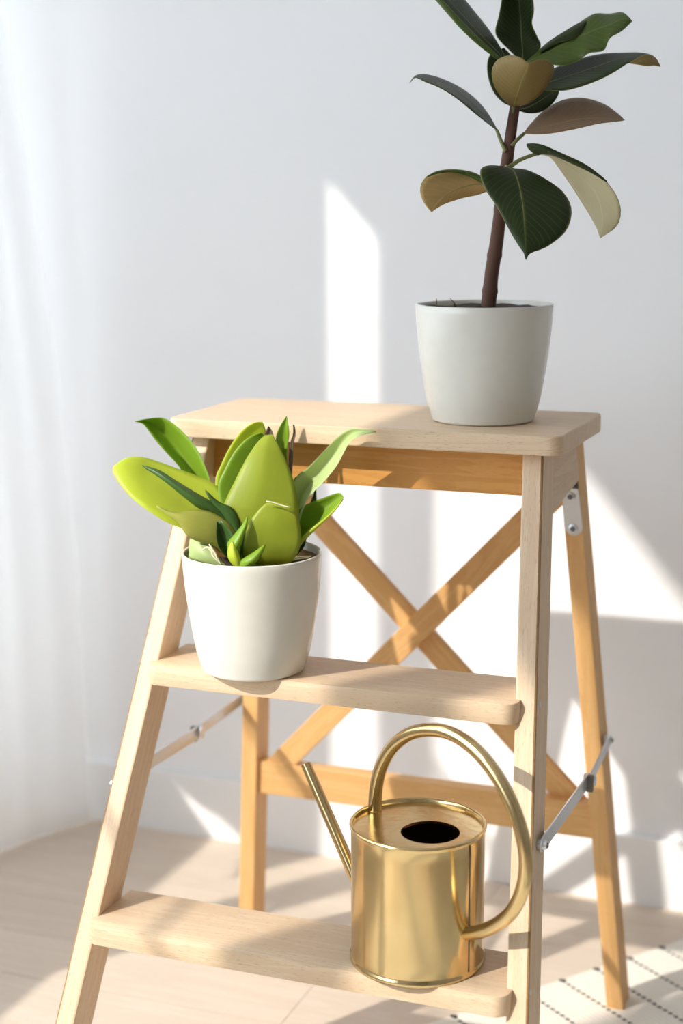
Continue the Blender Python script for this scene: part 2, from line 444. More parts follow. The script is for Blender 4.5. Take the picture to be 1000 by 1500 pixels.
# baseboards
bm = bmesh.new(); add_box(bm, (XW, -0.013, 0), (XR, 0.006, 0.0836)); bevel(bm, 0.003, 2)
o = structure('baseboard_back', bm, M_TRIM); o.matrix_basis = Matrix.Translation((0, YW, 0)) @ Matrix.Rotation(-WROT, 4, 'Z')
bm = bmesh.new(); add_box(bm, (XW - 0.004, YF, 0), (XW + 0.013, YW - 0.02, 0.0836)); bevel(bm, 0.003, 2)
structure('baseboard_left', bm, M_TRIM)
# window: frame posts, glazing bar
win = tag(empty('window_1', (XW, (Y0 + Y1) / 2, ZS)), kind='structure')
def wbar(name, y0, y1, z0, z1, dx=0.03):
    return boxw(name, (XW - dx, y0, z0), (XW - 0.002, y1, z1), M_TRIM, win, 0.002, axis=(0, 0, 1))
wbar('post', wy(0.589), wy(0.698) - 0.038, ZS, ZH)
wbar('post', wy(-0.255), wy(-0.09) - 0.038, ZS, ZH)
wbar('post', wy(-1.09), wy(-0.93) - 0.038, ZS, ZH)
wbar('glazing_bar', wy(-0.09), wy(0.589), wz(0.044), wz(0.055), 0.008)
boxw('sill', (XW - WALL_T - 0.02, Y0, ZS - 0.02), (XW + 0.0, YD, ZS + 0.001), M_TRIM, win, 0.002)
# two unseen roller blinds added, their bottom edges shaped to the sunlight's upper limit
YS = wy(0.64)
for y0, y1, za, zb_, lab in ((Y0 - 0.03, YS - 0.004, ZBL, ZBL - 0.030, 'wide white fabric blind, unseen, added to cut the upper edge of the sunlight'),
                             (YS + 0.004, Y1 + 0.03, ZBL - 0.035, ZBL - 0.12, 'narrow white blind, unseen, added with a slanted bottom to shape the sunlight')):
    bl = tag(empty('sun_cutting_blind', (XW + 0.02, (y0 + y1) / 2, min(za, zb_))), lab, 'blind')
    ym, zm = (wy(0.36), za) if zb_ == ZBL - 0.030 else ((y0 + y1) / 2, (za + zb_) / 2)
    prof = [(y0, za), (ym, zm), (y1, zb_), (y1, ZH + 0.03), (y0, ZH + 0.03)]
    board('fabric', [(XW + 0.018, y, z) for y, z in prof], [(XW + 0.020, y, z) for y, z in prof], (0, 1, 0), M_BLIND, bl, 0)
    tube('roller', [(XW + 0.022, y0 - 0.004, ZH + 0.04), (XW + 0.022, y1 + 0.004, ZH + 0.04)], 0.02, M_TRIM, bl, 16)
# unseen linen panel added to block sun, its hem shaped to the light patches
bm = bmesh.new(); nn = 60
ring = []
for k in range(nn + 1):
    q_ = 0.789 + (1.546 - 0.789) * k / nn
    y = wy(q_)
    xx = XW + 0.006 + 0.004 * math.sin(k * 0.9)
    hem_h = -0.38 - max(0.0, min(q_, 0.945) - 0.84) * 0.29 - max(0.0, q_ - 0.945) * 0.42
    ring.append((bm.verts.new((xx, y, 0.055 if y > YD else max(wz(hem_h), ZS - 0.01))), bm.verts.new((xx, y, ZH + 0.01))))
for a, b in zip(ring, ring[1:]): bm.faces.new((a[0], b[0], b[1], a[1]))
lin = obj_bm('sun_cutting_linen', bm, M_LINEN, None, Matrix.Translation((XW, wy(1.05), wz(-0.38))), smooth=True)
tag(lin, 'unseen white linen panel added in the window to block and soften sunlight', 'curtain')

# ------------------------------------------------------------------ sheer curtain in the corner
def make_sheer():
    bm = bmesh.new(); uvl = bm.loops.layers.uv.new('UVMap')
    NS, NZ = 150, 60; top = 2.28
    far_ctrl = [(0.006, 0.474), (0.32, 0.470), (0.566, 0.455), (0.87, 0.424), (0.95, 0.412), (1.4, 0.35), (2.28, 0.22)]
    def far(z):
        for (a, ya), (b, yb) in zip(far_ctrl, far_ctrl[1:]):
            if z <= b: return ya + (yb - ya) * (z - a) / (b - a)
        return far_ctrl[-1][1]
    G = []
    for j in range(NZ + 1):
        z = 0.004 + (top - 0.004) * j / NZ
        yfz = far(max(z, 0.006)); ynz = 0.10 - 0.06 * (z / top)
        rowv = []
        for i in range(NS + 1):
            s = i / NS
            y = ynz + (yfz - ynz) * s
            x = -0.62 + (y - 0.336) * 0.38
            amp = 0.0016 + 0.0030 * (z / top)
            ph = s * 6.28 * 7.5 + 0.8 * math.sin(s * 9) + 0.5 * math.sin(z * 3 + s * 4)
            dsp = amp * math.sin(ph) + 0.004 * math.sin(s * 6.28 * 2.3 + z * 1.3)
            rowv.append(bm.verts.new((x + dsp * 0.934, y - dsp * 0.357, z)))
        G.append(rowv)
    for j in range(NZ):
        for i in range(NS): bm.faces.new((G[j][i], G[j][i + 1], G[j + 1][i + 1], G[j + 1][i]))
    root = empty('sheer_curtain', (-0.65, 0.28, 0.0))
    tag(root, 'sheer white floor-length curtain hanging in the corner beside the wall', 'curtain')
    obj_bm('fabric', bm, M_SHEER, root, Matrix.Translation((-0.65, 0.28, 0)), smooth=True)
    # stitched hem: a second layer along the bottom
    bm = bmesh.new(); hem = []
    for i in range(NS + 1):
        s = i / NS; y = 0.10 + (0.473 - 0.10) * s
        x = -0.62 + (y - 0.336) * 0.38 + 0.0015
        ph = s * 6.28 * 7.5 + 0.8 * math.sin(s * 9) + 0.5 * math.sin(s * 4)
        dsp = 0.0016 * math.sin(ph) + 0.004 * math.sin(s * 6.28 * 2.3)
        hem.append((bm.verts.new((x + dsp * 0.934, y - dsp * 0.357, 0.004)), bm.verts.new((x + dsp * 0.934, y - dsp * 0.357, 0.026))))
    for a, b in zip(hem, hem[1:]): bm.faces.new((a[0], b[0], b[1], a[1]))
    obj_bm('hem', bm, M_SHEER, root, Matrix.Translation((-0.65, 0.28, 0)), smooth=True)
    tube('rail', [(-0.74, 0.02, top + 0.005), (-0.655, 0.24, top + 0.005)], 0.008, M_TRIM, root)
make_sheer()

# ------------------------------------------------------------------ step stool
TT, ZTOP = 0.0175, 0.63
ZB = ZTOP - TT
YF0, KF, W0, MW = 0.0164, 0.4095, 0.169, 0.0925
TX, TY = 0.0185, 0.0426
YR0, KR, WR0, MR, TR, DR = 0.1407, -0.1048, 0.1684, 0.0838, 0.0181, 0.033
Z2, Z1, TS, PN, WN = 0.4150, 0.1985, 0.0185, 0.0186, 0.0131
yf = lambda z: YF0 - KF * (ZB - z)
wo = lambda z: W0 + MW * (ZB - z)
yr = lambda z: YR0 - KR * (ZB - z)
wr = lambda z: WR0 + MR * (ZB - z)
stool = empty('step_stool', (0, 0.0, 0))
tag(stool, 'beech folding step stool with three steps and crossed back braces', 'step stool')
def rounded(poly, rads, seg=6):
    """2D polygon with rounded corners"""
    out = []; n = len(poly)
    for i in range(n):
        p = Vector(poly[i]); r = rads[i]
        if r <= 0: out.append(tuple(p)); continue
        a = (Vector(poly[i - 1]) - p).normalized(); b = (Vector(poly[(i + 1) % n]) - p).normalized()
        half = math.acos(max(-1, min(1, a.dot(b)))) / 2
        dd = r / math.tan(half)
        c = p + (a + b).normalized() * (r / math.sin(half))
        s = p + a * dd; e = p + b * dd
        a0 = math.atan2(s.y - c.y, s.x - c.x); a1 = math.atan2(e.y - c.y, e.x - c.x)
        da = (a1 - a0 + math.pi) % (2 * math.pi) - math.pi
        for k in range(seg + 1):
            t = a0 + da * k / seg
            out.append((c.x + r * math.cos(t), c.y + r * math.sin(t)))
    return out
# top platform
HW, DT = 0.3763 / 2, 0.174
ring = rounded([(-HW, 0), (HW, 0), (HW, DT), (-HW, DT)], [0.013] * 4)
o = board('platform', [(x, y, ZB) for x, y in ring], [(x, y, ZTOP) for x, y in ring], (1, 0, 0), M_BEECH, stool, 0.0022, seg=3); autosmooth(o)
# steps: a nose wider than the part between the front legs
for z in (Z2, Z1):
    y0 = yf(z); yb = y0 + 0.062; hn = wo(z) - WN; hi = wo(z) - TX + 0.0015
    ring = rounded([(-hn, y0 - PN), (hn, y0 - PN), (hn, y0 + 0.0005), (hi, y0 + 0.0005), (hi, yb), (-hi, yb), (-hi, y0 + 0.0005), (-hn, y0 + 0.0005)],
                   [0.013, 0.013, 0, 0, 0.002, 0.002, 0, 0])
    o = board('step', [(x, y, z - TS) for x, y in ring], [(x, y, z) for x, y in ring], (1, 0, 0), M_BEECH, stool, 0.0018, seg=2); autosmooth(o)
RUG_T = 0.004
for s in (-1, 1):
    zf = RUG_T - 0.0005 if s > 0 else 0.0
    def fr(z): return [(s * (wo(z) - TX), yf(z), z), (s * wo(z), yf(z), z), (s * wo(z), yf(z) + TY, z), (s * (wo(z) - TX), yf(z) + TY, z)]
    ax = Vector((-s * MW, KF, 1))
    fl = board('front_leg', fr(zf), fr(ZB + 0.001), ax, M_BEECH, stool, 0.0019, zhint=(0, -1, 0))
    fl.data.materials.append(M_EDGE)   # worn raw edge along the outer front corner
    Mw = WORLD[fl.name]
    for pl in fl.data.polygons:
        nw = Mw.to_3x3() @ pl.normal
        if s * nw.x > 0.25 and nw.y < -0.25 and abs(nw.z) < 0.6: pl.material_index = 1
    def rr(z): return [(s * (wr(z) - TR), yr(z), z), (s * wr(z), yr(z), z), (s * wr(z), yr(z) + DR, z), (s * (wr(z) - TR), yr(z) + DR, z)]
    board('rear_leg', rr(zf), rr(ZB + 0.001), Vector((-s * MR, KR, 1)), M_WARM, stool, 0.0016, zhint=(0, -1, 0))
    # side plate under the platform carrying the hinge
    prof = [(yf(0.5565) + TY - 0.002, 0.5565), (0.1425, 0.5690), (0.1425, ZB + 0.001), (yf(ZB) + TY - 0.002, ZB + 0.001)]
    board('side_plate', [(s * (wo(z) - TX), y, z) for y, z in prof], [(s * (wo(z) + 0.0), y, z) for y, z in prof], (0, 1, 0), M_BEECH, stool, 0.001)
# apron between the front legs and rails between the rear legs
ZA = 0.5715
board('apron', [(-(wo(ZA) - TX) - 0.001, 0.030, ZA), ((wo(ZA) - TX) + 0.001, 0.030, ZA), ((wo(ZA) - TX) + 0.001, 0.048, ZA), (-(wo(ZA) - TX) - 0.001, 0.048, ZA)],
      [(-(wo(ZB) - TX) - 0.001, 0.030, ZB + 0.001), ((wo(ZB) - TX) + 0.001, 0.030, ZB + 0.001), ((wo(ZB) - TX) + 0.001, 0.048, ZB + 0.001), (-(wo(ZB) - TX) - 0.001, 0.048, ZB + 0.001)], (1, 0, 0), M_WARM_SHADE, stool, 0.001)
def rail(z0, z1, o0, o1):
    q = lambda z, o: [(-(wr(z) - TR) - 0.001, yr(z) + o[0], z), ((wr(z) - TR) + 0.001, yr(z) + o[0], z), ((wr(z) - TR) + 0.001, yr(z) + o[1], z), (-(wr(z) - TR) - 0.001, yr(z) + o[1], z)]
    board('rear_rail', q(z0, (o0, o1)), q(z1, (o0, o1)), (1, 0, 0), M_WARM, stool, 0.0015)
rail(0.2313 - 0.038, 0.2313, 0.005, 0.023)
rail(0.585, ZB + 0.001, 0.006, 0.024)
# crossed braces
def brace(pa, pb, hw, o0, o1):
    a, b = Vector((pa[0], pa[1])), Vector((pb[0], pb[1])); t = (b - a).normalized(); n = Vector((-t.y, t.x)) * hw
    q = [a - n, b - n, b + n, a + n]
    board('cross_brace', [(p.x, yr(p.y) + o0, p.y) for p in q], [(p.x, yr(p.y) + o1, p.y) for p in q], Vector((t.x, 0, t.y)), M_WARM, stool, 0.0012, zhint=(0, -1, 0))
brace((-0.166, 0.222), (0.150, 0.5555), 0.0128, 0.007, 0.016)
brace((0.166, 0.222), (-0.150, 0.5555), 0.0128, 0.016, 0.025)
# hardware
def disc(name, c, n, r, h, mat, parent, seg=16):
    bm = bmesh.new(); c = Vector(c); n = Vector(n).normalized()
    tube_bm(bm, [c, c + n * h * 0.7, c + n * h], [r, r, r * 0.75], seg)
    bmesh.ops.recalc_face_normals(bm, faces=bm.faces)
    o = obj_bm(name, bm, mat, parent, Matrix.Translation(c)); autosmooth(o); return o
for s in (-1, 1):
    # hinge plate on the front of the rear leg
    zt, zl = 0.5600, 0.5135
    cxm = lambda z: s * (wr(z) - TR / 2)
    pts = []
    for k in range(9):
        a = math.pi + math.pi * k / 8
        pts.append((cxm(zl) + 0.0083 * math.cos(a), zl + 0.0083 + 0.0083 * math.sin(a)))
    pts += [(cxm(zt) + 0.0083, zt), (cxm(zt) - 0.0083, zt)]
    hp = board('hinge_plate', [(x, yr(z) - 0.0018, z) for x, z in pts], [(x, yr(z) + 0.0004, z) for x, z in pts], (0, 0, 1), M_STEEL, stool, 0.0004, zhint=(0, -1, 0))
    for zz in (0.5205, 0.5520):
        sc = disc('screw', (cxm(zz), yr(zz) - 0.0015, zz), (0, -1, 0), 0.0050, 0.0016, M_STEEL, hp)
        bm = bmesh.new(); tube_bm(bm, [Vector((cxm(zz), yr(zz) - 0.0026, zz)), Vector((cxm(zz), yr(zz) - 0.0034, zz))], 0.0026, 8)
        obj_bm('screw', bm, M_DARKST, hp, Matrix.Translation((cxm(zz), yr(zz), zz)))
    tube('hinge_pin', [(cxm(zt) - 0.008, yr(zt) - 0.002, zt + 0.003), (cxm(zt) + 0.008, yr(zt) - 0.002, zt + 0.003)], 0.003, M_DARKST, stool, 12)
    # folding strut on the outside of the legs
    zs = 0.3005
    X0, X1 = s * (wo(zs) + 0.001), s * (wr(zs) + 0.001)
    A = Vector((X0 + s * 0.003, -0.0935, zs)); B = Vector((X1 + s * 0.003, 0.188, zs)); J = Vector((X0 + s * 0.003, 0.083, 0.2955))
    strut = empty('folding_strut', A); strut.parent = stool; strut.matrix_basis = Matrix.Translation(A); WORLD[strut.name] = Matrix.Translation(A)
    def arm(P, Q, hw, xo, name):
        t = (Q - P).normalized(); n = Vector((0, -t.z, t.y)) * hw; ring = []
        for k in range(9):
            a = math.pi / 2 + math.pi * k / 8
            ring.append(P + t * (hw * math.cos(a)) + n * math.sin(a))
        for k in range(9):
            a = -math.pi / 2 + math.pi * k / 8
            ring.append(Q + t * (hw * math.cos(a)) + n * math.sin(a))
        lo = [p + Vector((s * xo, 0, 0)) for p in ring]; hi = [p + Vector((s * (xo + 0.0016), 0, 0)) for p in ring]
        o = board(name, lo, hi, t, M_STEEL, strut, 0.0003, zhint=(0, 0, 1)); autosmooth(o)
    arm(A, J, 0.0068, -0.001, 'lower_arm'); arm(J, B, 0.0060, 0.0006, 'upper_arm')
    for Pt, r in ((A, 0.0042), (B, 0.0040)):
        disc('rivet', Pt - Vector((s * 0.004, 0, 0)), (s, 0, 0), r, 0.0080, M_STEEL, strut)
        disc('rivet', Pt + Vector((s * 0.0035, 0, 0)), (s, 0, 0), r * 0.55, 0.0016, M_DARKST, strut)
    disc('joint', J - Vector((s * 0.004, 0, 0)), (s, 0, 0), 0.0062, 0.011, M_STEEL, strut)
    boxw('stop_tab', (min(J.x, J.x + s * 0.006), J.y - 0.009, J.z - 0.0085), (max(J.x, J.x + s * 0.006), J.y - 0.003, J.z + 0.007), M_DARKST, strut, 0.0006)
    for y, z in ((-0.0555, 0.4090), (-0.1475, 0.1960)):
        disc('screw', (s * (wo(z) - 0.0006), y, z), (s, 0, MW), 0.0028, 0.0012, M_STEEL, stool, 12)

# ------------------------------------------------------------------ pots
def pot_profile(rim, H):
    sh = [(0.0, 1.0), (0.26, 0.967), (0.54, 0.908), (0.80, 0.832), (0.93, 0.770)]
    outer = [(rim * r, H * (1 - f)) for f, r in sh]
    P = [Vector((r, z)) for r, z in outer] + [Vector((rim * 0.742, H * 0.018)), Vector((rim * 0.72, 0.0015)), Vector((rim * 0.69, 0.0))]
    sm = catmull(P, 34)
    out = [(0, 0.0)] + [(p.x, p.y) for p in reversed(sm)]
    out[1] = (out[1][0], 0.0)
    t = 0.0026
    out += [(rim - 0.0006, H + 0.0010), (rim - t + 0.0006, H + 0.0010), (rim - t, H)]
    out += [(rim * 0.967 - t, H * 0.74), (rim * 0.908 - t, H * 0.46), (rim * 0.80 - t, 0.006), (0, 0.004)]
    return out
def soil(parent, c, r, z, bumps=0.004):
    bm = bmesh.new(); rings = []; seg = 40
    cv = bm.verts.new((c[0], c[1], z + 0.003))
    for k in range(1, 7):
        rr_ = r * k / 6
        rings.append([bm.verts.new((c[0] + rr_ * math.cos(a * 6.2832 / seg), c[1] + rr_ * math.sin(a * 6.2832 / seg), z + bumps * random.uniform(-0.5, 0.5))) for a in range(seg)])
    for a in range(seg):
        bm.faces.new((cv, rings[0][a], rings[0][(a + 1) % seg]))
        for k in range(5): bm.faces.new((rings[k][a], rings[k + 1][a], rings[k + 1][(a + 1) % seg], rings[k][(a + 1) % seg]))
    obj_bm('soil', bm, M_SOIL, parent, Matrix.Translation((c[0], c[1], z)), smooth=True)

# ------------------------------------------------------------------ leaves
def leaf(parent, D, L, Mid, R, dL, dM, dR, mats, name='leaf', thick=0.0006, nu=10, nv=26, rib=None, ribr=0.0009, cup=0.0):
    """L, Mid, R: photo outlines base->tip of the two margins and the midrib; d*: distance offsets (m, + is farther)
    around the stem distance D, from where the leaf grows and how it arches. mats = (face A, face B)."""
    def to3(pts, ds):
        n = len(pts)
        if not isinstance(ds, (list, tuple)): ds = [ds] * n
        dd = catmull([(x, 0, 0) for x in ds], n)
        return [at_depth(u, v, D + q.x) for (u, v), q in zip(pts, dd)]
    ls = catmull(to3(L, dL), nv); ms = catmull(to3(Mid, dM), nv); rs = catmull(to3(R, dR), nv)
    grid = []
    for i in range(nv):
        a, m, b = ls[i], ms[i], rs[i]; row = []
        for k in range(nu + 1):
            t = k / nu
            if t <= 0.5:
                f = t * 2; p = a.lerp(m, f)
            else:
                f = (t - 0.5) * 2; p = m.lerp(b, f)
            # smooth cross-section between straight halves and a parabola through the three points
            qd = a * (2 * (t - 0.5) * (t - 1)) + m * (4 * t * (1 - t)) + b * (2 * t * (t - 0.5))
            row.append(p.lerp(qd, 0.6))
        grid.append(row)
    bm = bmesh.new(); uvl = bm.loops.layers.uv.new('UVMap')
    N = [[None] * (nu + 1) for _ in range(nv)]
    for i in range(nv):
        for k in range(nu + 1):
            du = grid[i][min(k + 1, nu)] - grid[i][max(k - 1, 0)]; dv = grid[min(i + 1, nv - 1)][k] - grid[max(i - 1, 0)][k]
            n = du.cross(dv)
            N[i][k] = n.normalized() if n.length > 1e-12 else Vector((0, -1, 0))
    # mats are given as (face turned to the stem's front, other face)
    facing = sum((N[i][k].dot(CPOS - grid[i][k]) for i in range(4, nv - 4) for k in range(2, nu - 1)), 0.0) if nv > 10 else 1.0
    if facing < 0: mats = (mats[1], mats[0])
    V = {}
    for side in (0, 1):
        for i in range(nv):
            for k in range(nu + 1):
                e = 0.15 if k in (0, nu) or i in (0, nv - 1) else 1.0
                V[side, i, k] = bm.verts.new(grid[i][k] + N[i][k] * thick * e * (0.5 if side == 0 else -0.5))
    def face(vs, uvs, mi):
        try: f = bm.faces.new(vs)
        except ValueError: return
        f.material_index = mi; f.smooth = True
        for lp, q in zip(f.loops, uvs): lp[uvl].uv = q
    for i in range(nv - 1):
        for k in range(nu):
            q = [(k / nu, i / (nv - 1)), ((k + 1) / nu, i / (nv - 1)), ((k + 1) / nu, (i + 1) / (nv - 1)), (k / nu, (i + 1) / (nv - 1))]
            face([V[0, i, k], V[0, i, k + 1], V[0, i + 1, k + 1], V[0, i + 1, k]], q, 0)
            face([V[1, i, k + 1], V[1, i, k], V[1, i + 1, k], V[1, i + 1, k + 1]], [q[1], q[0], q[3], q[2]], 1)
    for i in range(nv - 1):
        for k, s in ((0, 1), (nu, -1)):
            vs = [V[0, i, k], V[0, i + 1, k], V[1, i + 1, k], V[1, i, k]]
            uvv = [(k / nu, i / (nv - 1)), (k / nu, (i + 1) / (nv - 1)), (k / nu, (i + 1) / (nv - 1)), (k / nu, i / (nv - 1))]
            face(vs if s > 0 else vs[::-1], uvv if s > 0 else uvv[::-1], 1)
    for i, s in ((0, -1), (nv - 1, 1)):
        for k in range(nu):
            vs = [V[0, i, k], V[0, i, k + 1], V[1, i, k + 1], V[1, i, k]]
            face(vs if s > 0 else vs[::-1], [(k / nu, i / (nv - 1))] * 4, 1)
    o = obj_bm(name, bm, list(mats), parent, Matrix.Translation(ms[0]))
    if rib is not None:
        n = nv - 1
        tube('midrib', [grid[i][nu // 2] for i in range(n)], [ribr * (1 - 0.75 * i / n) for i in range(n)], rib, o, 8)
    return o, ms

# ------------------------------------------------------------------ potted rubber plant on the platform
RX, RY = 0.0953, 0.0834
rp = empty('potted_rubber_plant', (RX, RY, ZTOP))
tag(rp, 'rubber plant with dark glossy leaves in a white pot on the stool platform', 'potted plant')
lathe('pot', pot_profile(0.0626, 0.1058), simple('shaded_white_plastic', srgb(217, 214, 204), 0.2), rp, (RX, RY, ZTOP - 0.0003), 96)  # greyer copy of the white plastic, the pot's shade put into colour
soil(rp, (RX, RY), 0.0594, ZTOP + 0.1025, 0.0025)
RD = (Vector((RX, RY, ZTOP + 0.2)) - CPOS).dot(FW)
def rdep(z): return (Vector((RX, RY, z)) - CPOS).dot(FW)
stem_px = [(713, 462), (716, 440), (720, 400), (727, 355), (733, 305), (740, 255), (746, 210), (751, 175), (757, 140), (764, 100)]
zz_ = [0.725, 0.735, 0.76, 0.79, 0.82, 0.85, 0.88, 0.90, 0.92, 0.945]
stem = [at_depth(u, v, rdep(z)) for (u, v), z in zip(stem_px, zz_)]
sp_ = catmull(stem, 60)
rad_ = [(0.0072 + (0.0040 - 0.0072) * k / 59) * (1 + 0.05 * noise.noise((k * 0.45, 1.7, 0)) + (0.10 if k in (9, 17, 26, 34) else 0.0)) for k in range(60)]
tube('stem', sp_, rad_, M_STEM, rp, 14)
for u, v, dxx in ((639, 452, 0), (668, 452, -9)):
    d_ = rdep(0.73)
    tube('twig', [at_depth(u, v, d_), at_depth(u + dxx * 0.4, v - 9, d_), at_depth(u + dxx, v - 15, d_)], [0.0009, 0.0007, 0.0003], M_TWIG, rp, 6)
D = RD - 0.06
def rub(L, Mid, R, dL, dM, dR, mats, rib=M_GSTEM, pet=None, **kw):
    o, ms = leaf(rp, Drub, L, Mid, R, dL, dM, dR, mats, rib=rib, thick=0.0009, **kw)
    if pet:
        path = [at_depth(u, v, Drub + dd) for u, v, dd in pet]
        tube('petiole', catmull(path, 12), [0.0021 - 0.0006 * k / 11 for k in range(12)], M_GSTEM, o, 8)
    return o
Drub = rdep(0.9)
TOP, BOT = M_RUB_TOP, M_RUB_BOT
# big drooping front leaf: upper face towards the viewer, tip hanging down
rub([(742, 244), (716, 242), (703, 250), (709, 275), (728, 304), (746, 338), (760, 361), (767, 371), (770, 381)],
    [(743, 246), (751, 250), (757, 262), (762, 281), (766, 306), (768, 335), (769, 358), (770, 370), (770, 381)],
    [(744, 246), (772, 249), (802, 264), (826, 283), (837, 308), (829, 338), (802, 361), (777, 371), (770, 381)],
    [-0.012, -0.03, -0.045, -0.054, -0.062, -0.068, -0.072, -0.074, -0.075], [-0.010, -0.024, -0.040, -0.054, -0.064, -0.071, -0.075, -0.076, -0.076],
    [-0.010, -0.02, -0.035, -0.048, -0.058, -0.066, -0.072, -0.074, -0.075], (TOP, BOT), pet=[(741, 246, 0.0), (742, 244, -0.006), (744, 246, -0.012)])
# right drooping leaf: pale underside with a strip of the upper face
rub([(786, 226), (774, 219), (772, 211), (790, 211), (820, 225), (858, 243), (890, 268), (908, 300), (904, 330), (879, 349)],
    [(788, 226), (786, 222), (790, 220), (806, 226), (832, 241), (856, 260), (874, 285), (882, 313), (881, 335), (879, 349)],
    [(790, 227), (793, 227), (798, 228), (806, 231), (818, 246), (836, 272), (852, 297), (866, 320), (875, 338), (879, 349)],
    [-0.004, -0.004, -0.006, -0.010, -0.014, -0.016, -0.018, -0.016, -0.008, 0.0], [-0.004, -0.003, -0.002, 0.0, 0.0, 0.0, -0.001, -0.001, -0.001, 0.0],
    [-0.004, 0.002, 0.006, 0.010, 0.013, 0.013, 0.011, 0.007, 0.003, 0.0], (M_RUB_PALE, TOP), rib=M_RUB_PALE,
    pet=[(744, 246, 0.0), (762, 234, -0.002), (786, 225, -0.004)])
rub([(784, 226), (776, 220), (771, 213), (774, 210), (794, 212), (822, 224), (858, 241), (888, 264)],
    [(786, 227), (782, 223), (780, 219), (786, 217), (803, 221), (829, 232), (862, 248), (889, 266)],
    [(788, 228), (790, 227), (794, 226), (802, 227), (812, 229), (835, 239), (865, 253), (890, 268)],
    [-0.005, -0.005, -0.007, -0.011, -0.016, -0.018, -0.020, -0.019], [-0.007, -0.008, -0.010, -0.014, -0.018, -0.020, -0.021, -0.019], [-0.006, -0.008, -0.010, -0.012, -0.014, -0.016, -0.018, -0.018], (TOP, M_RUB_PALE), rib=None, name='leaf_fold')
# lower left leaf: tan underside with a green rolled margin
rub([(736, 264), (712, 262), (692, 252), (664, 248), (638, 252), (621, 262), (615, 278), (620, 296), (632, 311)],
    [(736, 266), (712, 270), (694, 270), (676, 275), (660, 282), (648, 290), (639, 299), (634, 306), (632, 311)],
    [(736, 268), (714, 280), (698, 286), (682, 289), (668, 293), (656, 297), (645, 301), (637, 306), (632, 311)],
    [0.0, 0.004, 0.006, 0.004, 0.0, -0.006, -0.012, -0.016, -0.02], [0.0, 0.0, 0.0, -0.002, -0.006, -0.010, -0.014, -0.017, -0.02], [0.0, 0.004, 0.004, 0.0, -0.004, -0.008, -0.012, -0.016, -0.02], (M_RUB_TAN, TOP), rib=M_RUB_TAN)
rub([(712, 262), (692, 252), (664, 248), (640, 251), (624, 259)],
    [(711, 265), (690, 255), (664, 250), (641, 252), (624, 259)],
    [(709, 271), (688, 259), (664, 253), (642, 254), (624, 260)],
    [0.001, 0.002, -0.001, -0.006, -0.011], [-0.002, -0.002, -0.005, -0.009, -0.013], [-0.001, -0.001, -0.003, -0.007, -0.012], (M_RUB_LIGHT, M_RUB_LIGHT), rib=None, name='leaf_fold')
# slender left leaf seen edge-on
rub([(728, 190), (716, 168), (698, 146), (676, 129), (650, 116), (626, 109), (610, 110), (599, 122)],
    [(727, 190), (711, 172), (692, 153), (670, 136), (646, 123), (624, 114), (609, 112), (599, 122)],
    [(726, 190), (710, 178), (690, 162), (668, 144), (644, 129), (622, 120), (608, 114), (599, 122)],
    [0.0, 0.024, 0.034, 0.036, 0.032, 0.024, 0.014, 0.0], [0.0, 0.0, -0.002, -0.004, -0.004, -0.004, -0.004, 0.0], [0.0, -0.024, -0.034, -0.038, -0.034, -0.026, -0.016, 0.0], (TOP, BOT),
    pet=[(741, 222, 0.0), (735, 210, 0.0), (727, 190, 0.0)])
# right brown leaf
rub([(767, 195), (776, 182), (796, 162), (822, 147), (852, 143), (882, 151), (902, 164), (915, 176)],
    [(767, 195), (782, 191), (804, 185), (828, 179), (852, 175), (878, 174), (900, 175), (915, 176)],
    [(767, 196), (782, 197), (804, 196), (828, 192), (852, 187), (878, 181), (900, 178), (915, 176)],
    [0.0, 0.012, 0.022, 0.026, 0.026, 0.02, 0.010, -0.004], [0.0, -0.004, -0.006, -0.006, -0.006, -0.006, -0.005, -0.004], [0.0, -0.014, -0.024, -0.028, -0.026, -0.02, -0.012, -0.004], (M_RUB_BROWN, TOP), rib=M_RUB_BROWN,
    pet=[(749, 214, 0.0), (757, 205, -0.001), (768, 195, 0.0)])
# round dark leaf behind the crown
rub([(754, 158), (736, 150), (722, 134), (714, 110), (714, 88), (722, 76), (738, 70)],
    [(755, 156), (748, 142), (742, 124), (738, 108), (736, 92), (737, 80), (738, 70)],
    [(756, 156), (760, 140), (762, 122), (760, 104), (754, 88), (746, 78), (738, 70)],
    [0.004, 0.016, 0.026, 0.034, 0.040, 0.044, 0.046], [0.004, 0.02, 0.032, 0.040, 0.046, 0.048, 0.048], [0.004, 0.018, 0.03, 0.038, 0.044, 0.048, 0.048], (TOP, BOT))
rub([(758, 160), (768, 150), (782, 138), (798, 128), (810, 124), (819, 126)],
    [(758, 161), (772, 158), (786, 151), (800, 142), (811, 134), (819, 128)],
    [(758, 162), (774, 166), (792, 164), (808, 153), (817, 140), (819, 130)],
    [0.004, 0.014, 0.022, 0.028, 0.030, 0.030], [0.004, 0.010, 0.016, 0.020, 0.024, 0.028], [0.004, 0.006, 0.010, 0.014, 0.020, 0.026], (TOP, TOP))
